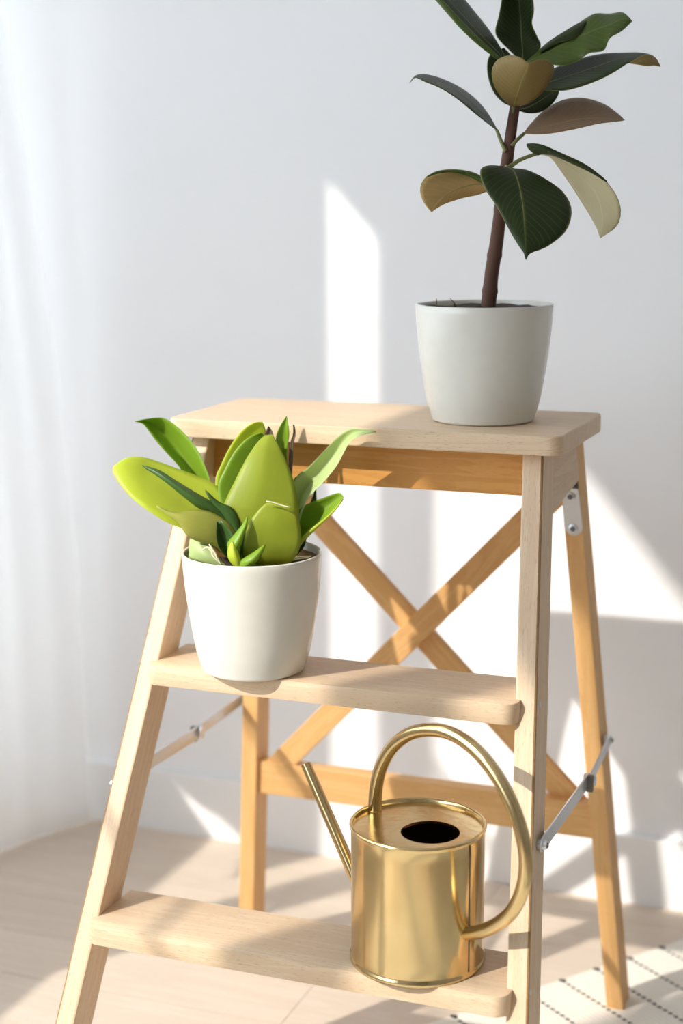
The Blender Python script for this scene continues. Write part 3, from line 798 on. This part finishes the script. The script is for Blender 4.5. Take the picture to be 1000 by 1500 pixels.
# right long glossy leaf with a curled olive tip
rub([(772, 132), (790, 112), (815, 98), (845, 87), (878, 79), (910, 77), (940, 77), (958, 83), (967, 98)],
    [(772, 133), (795, 124), (820, 116), (848, 107), (876, 97), (902, 88), (924, 84), (948, 86), (967, 98)],
    [(772, 134), (798, 132), (826, 133), (854, 126), (882, 115), (904, 103), (922, 92), (944, 93), (967, 98)],
    [0.004, 0.010, 0.016, 0.02, 0.02, 0.018, 0.014, 0.006, 0.0], [0.0, -0.004, -0.004, -0.002, 0.0, 0.0, 0.0, 0.0, 0.0], [-0.004, -0.016, -0.026, -0.028, -0.024, -0.018, -0.012, -0.006, 0.0], (TOP, BOT))
rub([(922, 92), (934, 84), (948, 79), (959, 84), (967, 98)],
    [(922, 92), (936, 89), (950, 86), (960, 89), (967, 98)],
    [(922, 93), (936, 95), (948, 97), (958, 96), (967, 98)],
    [-0.013, -0.012, -0.008, -0.004, -0.001], [-0.014, -0.012, -0.009, -0.005, -0.001], [-0.014, -0.013, -0.010, -0.006, -0.001], (BOT, BOT), rib=None, name='leaf_fold')
# upper right wavy young leaf
rub([(770, 90), (786, 76), (804, 60), (826, 47), (848, 33), (870, 20), (892, 20), (912, 18), (926, 31)],
    [(771, 92), (792, 82), (812, 72), (832, 62), (852, 52), (874, 43), (894, 36), (912, 28), (926, 31)],
    [(772, 94), (800, 94), (824, 96), (846, 90), (862, 78), (884, 74), (893, 56), (910, 46), (926, 31)],
    [0.0, 0.008, 0.014, 0.012, 0.018, 0.014, 0.018, 0.008, 0.0], [0.0, 0.0, 0.002, 0.0, 0.0, 0.0, 0.0, 0.0, 0.0], [0.0, -0.012, -0.016, -0.012, -0.018, -0.012, -0.014, -0.006, 0.0], (M_RUB_LIGHT, M_RUB_LIGHT))
rub([(790, 76), (806, 59), (826, 46), (846, 34), (858, 30)],
    [(791, 77), (810, 61), (830, 50), (848, 39), (858, 31)],
    [(792, 77), (816, 63), (836, 58), (850, 48), (858, 33)],
    [0.004, 0.010, 0.008, 0.012, 0.012], [0.0, 0.004, 0.002, 0.004, 0.010], [0.0, 0.001, -0.003, 0.001, 0.010], (TOP, TOP), rib=None, name='leaf_fold')
# upright top leaf, tip above the frame
rub([(764, 92), (748, 76), (732, 60), (725, 46), (730, 24), (734, 2), (738, -22), (752, -58)],
    [(765, 92), (765, 76), (764, 60), (763, 44), (762, 24), (760, 2), (757, -22), (752, -58)],
    [(766, 92), (780, 84), (792, 68), (786, 52), (779, 34), (782, 14), (776, -18), (752, -58)],
    [0.006, 0.012, 0.016, 0.014, 0.020, 0.022, 0.024, 0.02], [0.006, 0.02, 0.028, 0.032, 0.036, 0.038, 0.038, 0.03], [0.006, 0.012, 0.016, 0.014, 0.020, 0.022, 0.024, 0.02], (TOP, BOT))
# top left long leaf: glossy upper half and light lower half
rub([(742, 88), (733, 70), (718, 46), (696, 18), (672, -10), (646, -30), (618, -48)],
    [(738, 90), (726, 74), (706, 54), (682, 28), (656, 0), (634, -24), (612, -46)],
    [(734, 92), (722, 82), (702, 66), (676, 42), (648, 10), (624, -18), (606, -44)],
    [0.004, 0.010, 0.018, 0.024, 0.026, 0.026, 0.02], [0.0, -0.004, -0.004, -0.002, 0.0, 0.006, 0.018], [-0.002, -0.010, -0.014, -0.014, -0.010, 0.0, 0.016], (TOP, BOT))
rub([(738, 90), (724, 76), (703, 57), (678, 32), (652, 4), (632, -18), (612, -44)],
    [(736, 91), (723, 79), (702, 62), (677, 38), (650, 8), (628, -18), (609, -44)],
    [(734, 92), (722, 83), (701, 67), (675, 43), (647, 11), (623, -17), (606, -44)],
    [-0.006, -0.010, -0.012, -0.012, -0.010, 0.0, 0.014], [-0.006, -0.012, -0.015, -0.015, -0.012, -0.002, 0.013], [-0.005, -0.011, -0.015, -0.015, -0.011, -0.001, 0.014], (M_RUB_LIGHT, M_RUB_LIGHT), rib=None, name='leaf_fold')
# heart-shaped young leaf arching to the viewer, underside showing
rub([(752, 156), (738, 147), (724, 127), (720, 104), (728, 88), (745, 81), (762, 84), (774, 93)],
    [(753, 156), (756, 144), (760, 132), (764, 120), (768, 110), (771, 102), (773, 96), (774, 93)],
    [(754, 156), (774, 152), (794, 136), (808, 114), (811, 97), (802, 88), (787, 87), (774, 93)],
    [-0.006, -0.014, -0.020, -0.028, -0.036, -0.044, -0.050, -0.050], [-0.006, -0.018, -0.028, -0.036, -0.042, -0.047, -0.050, -0.051], [-0.006, -0.014, -0.020, -0.028, -0.036, -0.044, -0.050, -0.050], (BOT, TOP), rib=BOT,
    pet=[(752, 178, 0.0), (751, 168, -0.003), (752, 156, -0.006)])

# ------------------------------------------------------------------ potted leafy plant on the middle step
BX, BY = -0.0761, -0.0563
bp = empty('potted_bromeliad', (BX, BY, Z2))
tag(bp, 'low rosette plant with wide lime green leaves in a white pot on the middle step', 'potted plant')
lathe('pot', pot_profile(0.0625, 0.1068), M_POT, bp, (BX, BY, Z2 - 0.0003), 96)
soil(bp, (BX, BY), 0.0545, Z2 + 0.092)
lathe('pot_liner', [(0.050, 0.05), (0.0575, 0.1000), (0.0580, 0.1010), (0.0570, 0.1010), (0.0490, 0.05)], M_INNER, bp, (BX, BY, Z2), 64)  # brown ring inside the pot, below its rim
Dbro = (Vector((BX, BY, Z2 + 0.10)) - CPOS).dot(FW)
def bro(L, Mid, R, dL, dM, dR, mats, **kw):
    return leaf(bp, Dbro, L, Mid, R, dL, dM, dR, mats, thick=0.0011, **kw)
LI, GR, OL, DK, MI, MA = M_BRO_LIME, M_BRO_GREEN, M_BRO_OLIVE, M_BRO_DARK, M_BRO_MINT, M_BRO_MAUVE
# back, upper left leaf
bro([(352, 822), (322, 745), (303, 690), (288, 657), (266, 631), (244, 614), (226, 612), (197, 617)],
    [(346, 822), (312, 750), (288, 702), (268, 672), (248, 645), (230, 627), (216, 619), (197, 617)],
    [(340, 822), (300, 752), (268, 692), (246, 666), (230, 648), (218, 632), (209, 621), (197, 617)],
    [0.010, 0.02, 0.026, 0.03, 0.034, 0.036, 0.036, 0.034], [0.014, 0.03, 0.042, 0.048, 0.05, 0.048, 0.044, 0.038], [0.008, 0.014, 0.02, 0.024, 0.028, 0.032, 0.034, 0.036], (GR, GR))
# back leaves between
bro([(350, 822), (326, 760), (315, 708), (324, 680), (338, 652), (354, 631), (369, 620), (378, 618)],
    [(362, 822), (348, 760), (342, 708), (350, 676), (361, 650), (371, 632), (378, 623), (381, 618)],
    [(376, 822), (374, 760), (376, 708), (384, 680), (390, 656), (390, 638), (388, 626), (384, 617)],
    [0.012, 0.016, 0.018, 0.018, 0.018, 0.016, 0.014, 0.012], [0.018, 0.022, 0.024, 0.024, 0.023, 0.020, 0.017, 0.014], [0.02, 0.024, 0.028, 0.028, 0.026, 0.022, 0.018, 0.014], (LI, LI))
bro([(352, 822), (330, 765), (319, 716), (328, 690), (342, 664), (357, 646), (371, 637), (382, 634)],
    [(362, 822), (350, 765), (344, 716), (354, 690), (365, 664), (373, 648), (379, 639), (384, 635)],
    [(374, 822), (372, 765), (372, 716), (380, 690), (388, 668), (390, 652), (388, 641), (385, 636)],
    [0.002, 0.006, 0.008, 0.009, 0.009, 0.010, 0.010, 0.010], [0.006, 0.010, 0.013, 0.014, 0.014, 0.013, 0.012, 0.011], [0.010, 0.016, 0.020, 0.020, 0.019, 0.017, 0.014, 0.012], (GR, GR))
# unseen rear leaf added behind the rosette to fill its shadow on the wall
bro([(352, 820), (330, 770), (320, 720), (324, 690), (338, 664)], [(366, 820), (352, 770), (350, 720), (350, 690), (350, 662)], [(380, 820), (380, 770), (384, 720), (382, 690), (366, 664)],
    [0.012, 0.034, 0.044, 0.048, 0.050], [0.016, 0.042, 0.052, 0.056, 0.052], [0.012, 0.034, 0.044, 0.048, 0.050], (GR, GR))
bro([(398, 820), (404, 760), (410, 700), (408, 665), (404, 642), (410, 624), (420, 609)],
    [(404, 820), (410, 760), (416, 700), (415, 665), (414, 642), (416, 626), (420, 609)],
    [(412, 820), (416, 760), (422, 700), (420, 662), (423, 642), (423, 628), (420, 609)],
    [0.016, 0.018, 0.018, 0.016, 0.014, 0.010, 0.008], [0.020, 0.022, 0.022, 0.020, 0.017, 0.013, 0.009], [0.016, 0.018, 0.018, 0.016, 0.014, 0.010, 0.008], (GR, GR))
bro([(410, 815), (418, 750), (422, 690), (424, 652), (429, 636), (429, 622)],
    [(413, 815), (421, 750), (425, 690), (427, 652), (431, 636), (430, 622)],
    [(416, 815), (424, 750), (428, 690), (430, 652), (433, 636), (431, 622)],
    0.014, 0.015, 0.014, (M_TWIG, M_TWIG), nu=4, nv=14)
# right upper mint leaf
bro([(396, 824), (416, 760), (432, 702), (452, 684), (474, 661), (494, 640), (514, 628), (534, 629), (551, 632)],
    [(402, 824), (426, 768), (444, 720), (464, 697), (484, 672), (500, 652), (514, 638), (530, 633), (551, 632)],
    [(408, 824), (434, 775), (450, 732), (472, 708), (492, 684), (504, 662), (513, 647), (528, 638), (551, 633)],
    [0.02, 0.018, 0.012, 0.008, 0.002, -0.006, -0.012, -0.018, -0.022], [0.022, 0.024, 0.02, 0.016, 0.010, 0.000, -0.008, -0.016, -0.022], [0.012, 0.008, 0.004, 0.000, -0.006, -0.012, -0.018, -0.020, -0.022], (MI, MI))
# small dark back tips
bro([(416, 800), (424, 745), (430, 702), (440, 700), (448, 706)], [(420, 800), (430, 745), (438, 712), (444, 706), (448, 706)], [(424, 800), (436, 750), (444, 722), (448, 712), (448, 707)],
    0.045, 0.047, 0.045, (DK, DK), nu=6, nv=14)
bro([(430, 800), (446, 758), (456, 732), (462, 714)], [(434, 800), (450, 760), (459, 736), (462, 715)], [(438, 800), (455, 764), (463, 740), (463, 716)],
    0.030, 0.032, 0.030, (DK, DK), nu=6, nv=12)
# right lower leaf, folded
bro([(404, 826), (424, 772), (438, 746), (456, 736), (474, 729), (490, 723), (498, 722), (503, 728)],
    [(410, 826), (432, 790), (446, 768), (462, 756), (477, 745), (490, 735), (498, 729), (503, 728)],
    [(416, 826), (432, 808), (442, 794), (457, 779), (474, 763), (489, 748), (498, 737), (503, 729)],
    [0.010, 0.012, 0.010, 0.008, 0.006, 0.004, 0.002, 0.0], [0.012, 0.02, 0.018, 0.016, 0.012, 0.008, 0.004, 0.0], [0.006, 0.004, 0.002, 0.0, -0.002, -0.002, 0.0, 0.0], (GR, GR))
bro([(432, 806), (444, 786), (458, 772), (474, 760), (490, 745), (502, 730)],
    [(432, 809), (443, 790), (457, 776), (474, 762), (490, 747), (502, 731)],
    [(432, 812), (443, 796), (457, 781), (474, 765), (490, 749), (503, 732)],
    [0.0, -0.001, -0.003, -0.004, -0.004, -0.002], [-0.002, -0.003, -0.005, -0.005, -0.005, -0.002], [0.0, 0.0, -0.003, -0.004, -0.004, -0.001], (LI, LI), nu=4, nv=16, name='leaf_fold')
bro([(404, 828), (424, 802), (434, 786), (440, 778)], [(410, 828), (430, 806), (440, 792), (444, 782)], [(418, 828), (436, 812), (446, 800), (449, 787)], [0.012, 0.016, 0.018, 0.018], [0.014, 0.02, 0.022, 0.02], [0.010, 0.014, 0.016, 0.018], (DK, DK), nu=6, nv=12)
# big left lime leaf
bro([(358, 822), (340, 748), (320, 713), (294, 699), (262, 687), (228, 675), (205, 669), (184, 671), (166, 683)],
    [(352, 824), (328, 774), (300, 748), (272, 732), (242, 716), (216, 702), (196, 692), (180, 686), (165, 687)],
    [(344, 826), (326, 792), (298, 784), (270, 775), (244, 765), (218, 749), (194, 731), (176, 710), (165, 692)],
    [0.006, 0.012, 0.018, 0.02, 0.02, 0.016, 0.010, 0.004, -0.004], [0.0, 0.004, 0.004, 0.002, -0.002, -0.004, -0.006, -0.006, -0.006], [-0.006, -0.014, -0.022, -0.028, -0.03, -0.028, -0.022, -0.014, -0.006], (LI, LI))
# darker blade lying over it
bro([(356, 824), (346, 770), (326, 744), (300, 729), (276, 715), (252, 700), (232, 688), (208, 681)],
    [(350, 824), (338, 772), (318, 750), (294, 736), (270, 719), (248, 703), (230, 692), (209, 683)],
    [(344, 824), (328, 774), (310, 754), (288, 743), (264, 724), (242, 706), (226, 695), (211, 685)],
    [-0.006, -0.008, -0.012, -0.016, -0.018, -0.02, -0.018, -0.014], [-0.010, -0.018, -0.024, -0.028, -0.028, -0.026, -0.022, -0.015], [-0.010, -0.014, -0.018, -0.022, -0.024, -0.024, -0.02, -0.014], (DK, DK))
bro([(362, 822), (352, 770), (340, 744), (322, 736), (300, 717)], [(358, 822), (346, 774), (332, 752), (316, 738), (301, 718)], [(352, 822), (340, 780), (326, 758), (312, 740), (300, 719)],
    -0.018, -0.022, -0.02, (DK, DK), nu=6, nv=14)
# lower left mauve-olive leaf, curled
bro([(362, 824), (346, 778), (326, 757), (304, 748), (282, 747), (262, 750), (246, 748), (229, 740)],
    [(354, 826), (336, 788), (318, 776), (298, 768), (280, 760), (263, 755), (247, 751), (229, 742)],
    [(346, 828), (330, 814), (314, 800), (292, 794), (274, 785), (262, 768), (248, 756), (230, 744)],
    [-0.012, -0.018, -0.02, -0.024, -0.028, -0.032, -0.036, -0.038], [-0.02, -0.03, -0.036, -0.04, -0.042, -0.042, -0.04, -0.038], [-0.016, -0.024, -0.03, -0.034, -0.038, -0.04, -0.04, -0.038], (MA, MA))
# big central leaf
bro([(362, 826), (334, 790), (322, 757), (330, 733), (344, 704), (360, 673), (376, 649), (388, 637)],
    [(380, 828), (374, 792), (372, 758), (376, 730), (382, 700), (387, 671), (391, 650), (393, 637)],
    [(402, 828), (430, 800), (438, 768), (436, 734), (430, 704), (420, 677), (409, 654), (399, 636)],
    [-0.012, -0.014, -0.014, -0.012, -0.008, -0.004, 0.002, 0.006], [-0.014, -0.016, -0.017, -0.016, -0.012, -0.007, -0.001, 0.003], [-0.012, -0.012, -0.012, -0.010, -0.006, -0.002, 0.000, 0.004], (OL, OL), nu=14)
bro([(384, 700), (384, 660), (386, 640), (391, 628), (393, 624)], [(390, 700), (391, 660), (392, 642), (396, 632), (394, 625)], [(396, 700), (397, 660), (399, 644), (400, 636), (395, 626)], 0.010, 0.012, 0.010, (M_TWIG, M_BRO_DARK), nu=6, nv=12)
# round front leaf with bent-back tip
bro([(378, 832), (358, 822), (357, 798), (364, 768), (376, 750), (386, 740), (392, 736)],
    [(392, 834), (394, 818), (398, 794), (402, 768), (404, 750), (404, 740), (403, 735)],
    [(404, 834), (426, 824), (440, 800), (440, 774), (434, 754), (424, 743), (414, 738)],
    [-0.024, -0.034, -0.04, -0.042, -0.042, -0.042, -0.040], [-0.026, -0.036, -0.041, -0.043, -0.043, -0.043, -0.041], [-0.022, -0.030, -0.036, -0.038, -0.041, -0.042, -0.040], (OL, OL), nu=12)
tube('leaf_edge', catmull([at_depth(u, v, Dbro - 0.049) for u, v in ((390, 734.5), (400, 736), (412, 740), (425, 743))], 10), 0.0006, M_STRAW, bp, 6)
# small inner leaves at the front
bro([(346, 830), (324, 808), (317, 788), (317, 764)], [(348, 830), (334, 806), (326, 786), (319, 764)], [(352, 830), (348, 806), (342, 784), (324, 762)], [-0.034, -0.04, -0.042, -0.042], [-0.03, -0.034, -0.034, -0.038], [-0.036, -0.042, -0.042, -0.040], (DK, DK), nu=8, nv=14)
bro([(344, 832), (332, 800), (342, 784), (354, 769), (362, 756)], [(350, 832), (344, 806), (350, 790), (358, 774), (363, 757)], [(354, 832), (351, 812), (354, 796), (359, 778), (363, 758)], [-0.042, -0.046, -0.046, -0.046, -0.044], [-0.046, -0.052, -0.052, -0.05, -0.045], [-0.042, -0.046, -0.046, -0.046, -0.044], (GR, GR), nu=8, nv=14)
bro([(346, 834), (334, 818), (334, 802), (340, 792)], [(352, 834), (346, 820), (342, 806), (341, 794)], [(358, 834), (354, 824), (350, 812), (343, 795)], [-0.046, -0.05, -0.05, -0.05], [-0.05, -0.055, -0.055, -0.052], [-0.046, -0.05, -0.05, -0.05], (LI, LI), nu=8, nv=12)
bro([(346, 834), (352, 821), (366, 812), (378, 804), (388, 797)], [(356, 836), (362, 826), (372, 818), (381, 808), (388, 798)], [(366, 838), (374, 828), (379, 821), (384, 811), (389, 799)], [-0.048, -0.052, -0.054, -0.054, -0.052], [-0.052, -0.058, -0.06, -0.058, -0.053], [-0.048, -0.052, -0.054, -0.054, -0.052], (GR, GR), nu=8, nv=14)
bro([(276, 818), (277, 800), (279, 788), (290, 784)], [(310, 830), (298, 812), (293, 798), (294, 786)], [(336, 834), (320, 816), (308, 800), (298, 787)], [-0.02, -0.02, -0.018, -0.016], [-0.03, -0.034, -0.03, -0.02], [-0.034, -0.034, -0.028, -0.02], (M_BRO_MINT, M_BRO_DARK), nu=8, nv=12, name='leaf')
for pts in (((296, 806), (304, 802), (312, 810), (322, 822)), ((306, 797), (311, 805), (312, 814), (326, 828)), ((300, 802), (308, 803), (316, 812), (318, 824))):
    tube('dry_strand', catmull([at_depth(u, v, Dbro - 0.046) for u, v in pts], 12), [0.0013 - 0.0008 * abs(k - 5) / 6 for k in range(12)], M_STRAW, bp, 6)
for pts in (((410, 824), (430, 820), (448, 817), (455, 819)), ((418, 823), (436, 816), (456, 815))):
    tube('dry_strand', catmull([at_depth(u, v, Dbro - 0.020) for u, v in pts], 12), 0.0007, M_STRAW, bp, 6)

# ------------------------------------------------------------------ brass watering can on the lowest step
KX, KY, KR_, KH = 0.1032, -0.1253, 0.0560, 0.1205
can = empty('watering_can', (KX, KY, Z1))
tag(can, 'round brass watering can with a hooped handle on the lowest step', 'watering can')
zc = Z1 - 0.0003
R_ = KR_
prof = [(0, 0.001), (R_ * 0.97, 0.001), (R_ + 0.0010, 0.0), (R_ + 0.0014, 0.0016), (R_ + 0.0012, 0.0034), (R_ + 0.0002, 0.0044), (R_, 0.0060)]
prof += [(R_, KH * k / 8) for k in range(1, 8)]
prof += [(R_, KH - 0.0048), (R_ + 0.0002, KH - 0.0040), (R_ + 0.0012, KH - 0.0026), (R_ + 0.0014, KH - 0.0012), (R_ + 0.0006, KH), (R_ - 0.0010, KH), (R_ - 0.0018, KH - 0.0012), (R_ - 0.0022, KH - 0.0040)]
body = lathe('body', prof, M_BRASS, can, (KX, KY, zc), 128)
# lid plate with an off-centre filling hole
hx, hy = at_plane(630, 1219, (0, 0, 1), (0, 0, zc + KH - 0.004)).xy - Vector((KX, KY))
HR = 0.0245
bm = bmesh.new(); n_ = 96; oR = []; iR = []; iB = []
hang = math.atan2(hy, hx)
for k in range(n_):
    a = k * 2 * math.pi / n_
    oR.append(bm.verts.new((R_ - 0.0018) * Vector((math.cos(a), math.sin(a), 0))))
    iR.append(bm.verts.new((hx + HR * math.cos(a), hy + HR * math.sin(a), 0.0)))
    iB.append(bm.verts.new((hx + HR * math.cos(a), hy + HR * math.sin(a), -0.0022)))
for k in range(n_):
    j = (k + 1) % n_
    bm.faces.new((oR[k], oR[j], iR[j], iR[k])); bm.faces.new((iR[k], iR[j], iB[j], iB[k]))
bmesh.ops.recalc_face_normals(bm, faces=bm.faces)
o = obj_bm('lid', bm, M_BRASS, can, Matrix.Translation((KX, KY, zc + KH - 0.0040)), local=True); autosmooth(o)
lathe('shaded_inside', [(0, 0.003), (R_ - 0.0012, 0.003), (R_ - 0.0012, KH - 0.0055), (R_ * 0.985, KH - 0.0052)], M_CANIN, can, (KX, KY, zc), 64)  # inner wall, coloured dark for the shade inside
# handle and spout lie in one upright plane through the can's axis
HW_ = Vector((-0.905, 0.425, 0)).normalized(); HN = Vector((-HW_.y, HW_.x, 0))
def hp_(u, v): return at_plane(u, v, HN, (KX, KY, 0))
hpts = [hp_(u, v) for u, v in ((549, 1190), (550, 1160), (557, 1126), (574, 1095), (600, 1075), (632, 1069), (664, 1076), (697, 1099), (727, 1136), (751, 1182), (766, 1230), (770, 1270), (764, 1306), (748, 1337), (724, 1356), (700, 1365), (674, 1368))]
tube('handle', catmull(hpts, 90), 0.0058, M_BRASS, can, 20)
disc('handle_collar', hpts[0] + Vector((0, 0, -0.001)), (0, 0, 1), 0.0072, 0.003, M_BRASS, can, 20)
s1, s0 = hp_(448, 1119), hp_(514, 1272)
sdir = (s0 - s1).normalized()
# run the spout on until it meets the body wall
e = s0
for _ in range(60):
    if (e.xy - Vector((KX, KY))).length < R_ - 0.001: break
    e = e + sdir * 0.002
sp = [s1 + (e - s1) * (k / 12) for k in range(13)]
bm = bmesh.new(); ro = tube_bm(bm, sp, [0.0050 - 0.0002 + 0.0008 * k / 12 for k in range(13)], 20, cap=False)
ri = tube_bm(bm, sp, [0.0040 + 0.0008 * k / 12 for k in range(13)], 20, cap=False)
for k in range(20): bm.faces.new((ro[0][k], ro[0][(k + 1) % 20], ri[0][(k + 1) % 20], ri[0][k]))
bmesh.ops.recalc_face_normals(bm, faces=bm.faces)
o = obj_bm('spout', bm, M_BRASS, can, Matrix.Translation(e)); autosmooth(o)
# soldered side seam
sa = at_plane(684.5, 1320, (-FW.x, -FW.y, 0), (KX, KY - 0.04, 0))
va = Vector((sa.x - KX, sa.y - KY, 0)).normalized()
ps = [(KX + va.x * (R_ + 0.0002), KY + va.y * (R_ + 0.0002), zc + 0.005 + (KH - 0.010) * k / 10) for k in range(11)]
tube('seam', ps, 0.00055, M_DARKST, can, 6)

# ------------------------------------------------------------------ rug
E0 = Vector((0.0552, 0.1313, 0)); ed = Vector((0.602, 0.7985, 0)); nd = Vector((0.7985, -0.602, 0))
corner = E0 + ed * 0.345
rug = empty('woven_rug', corner + nd * 0.4 - ed * 0.5, math.atan2(nd.y, nd.x))
tag(rug, 'cream woven rug with dashed black yarn lines under the right stool legs', 'rug')
LR, WR_ = 1.10, 0.80
bm = bmesh.new(); nr = 60
ring = [corner, corner + nd * WR_, corner + nd * WR_ - ed * LR, corner - ed * LR]
prism(bm, [(p.x, p.y, 0.0) for p in ring][::-1], [(p.x, p.y, RUG_T) for p in ring][::-1]); bevel(bm, 0.0012, 2)
obj_bm('weave', bm, M_RUG, rug, WORLD[rug.name])
# one dashed yarn line, repeated
bm = bmesh.new(); L_ = WR_ - 0.02; pit = 0.0080; n_ = int(L_ / pit)
def lump(x, y, l, wd, h, ang):
    vs = []
    for j, (zz, f) in enumerate(((-0.0005, 1.0), (h * 0.6, 0.85), (h, 0.35))):
        r_ = []
        for k in range(8):
            a = k * math.pi / 4; px_ = l * f * math.cos(a); py_ = wd * f * math.sin(a)
            r_.append(bm.verts.new((x + px_ * math.cos(ang) - py_ * math.sin(ang), y + px_ * math.sin(ang) + py_ * math.cos(ang), zz)))
        vs.append(r_)
    for j in range(2):
        for k in range(8): bm.faces.new((vs[j][k], vs[j][(k + 1) % 8], vs[j + 1][(k + 1) % 8], vs[j + 1][k]))
    bm.faces.new(vs[2])
for k in range(n_):
    lump(0.004 + k * pit, random.uniform(-0.0002, 0.0002), 0.0030, 0.0016, 0.0014, 0.55 + random.uniform(-0.1, 0.1))
lump(0.0015, 0.0006, 0.0040, 0.0022, 0.0018, 0.2); lump(-0.0008, -0.0012, 0.0030, 0.0014, 0.0014, -0.5); lump(0.001, 0.003, 0.0026, 0.0012, 0.0012, 1.0)
me = bpy.data.meshes.new('stripe'); bm.to_mesh(me); bm.free(); me.materials.append(M_YARN)
for p in me.polygons: p.use_smooth = True
k = -15
while k <= 7:
    t = 0.001 + 0.048 * k
    if t < 0.338 and t > 0.345 - LR + 0.02:
        o = bpy.data.objects.new('yarn_stripe', me)
        q = E0 + ed * t
        M = Matrix.Translation((q.x, q.y, RUG_T - 0.0002)) @ Matrix.Rotation(math.atan2(nd.y, nd.x) + random.uniform(-0.012, 0.012), 4, 'Z') @ Matrix.Translation((0.002, 0, 0))
        place(o, M, rug)
    k += 1
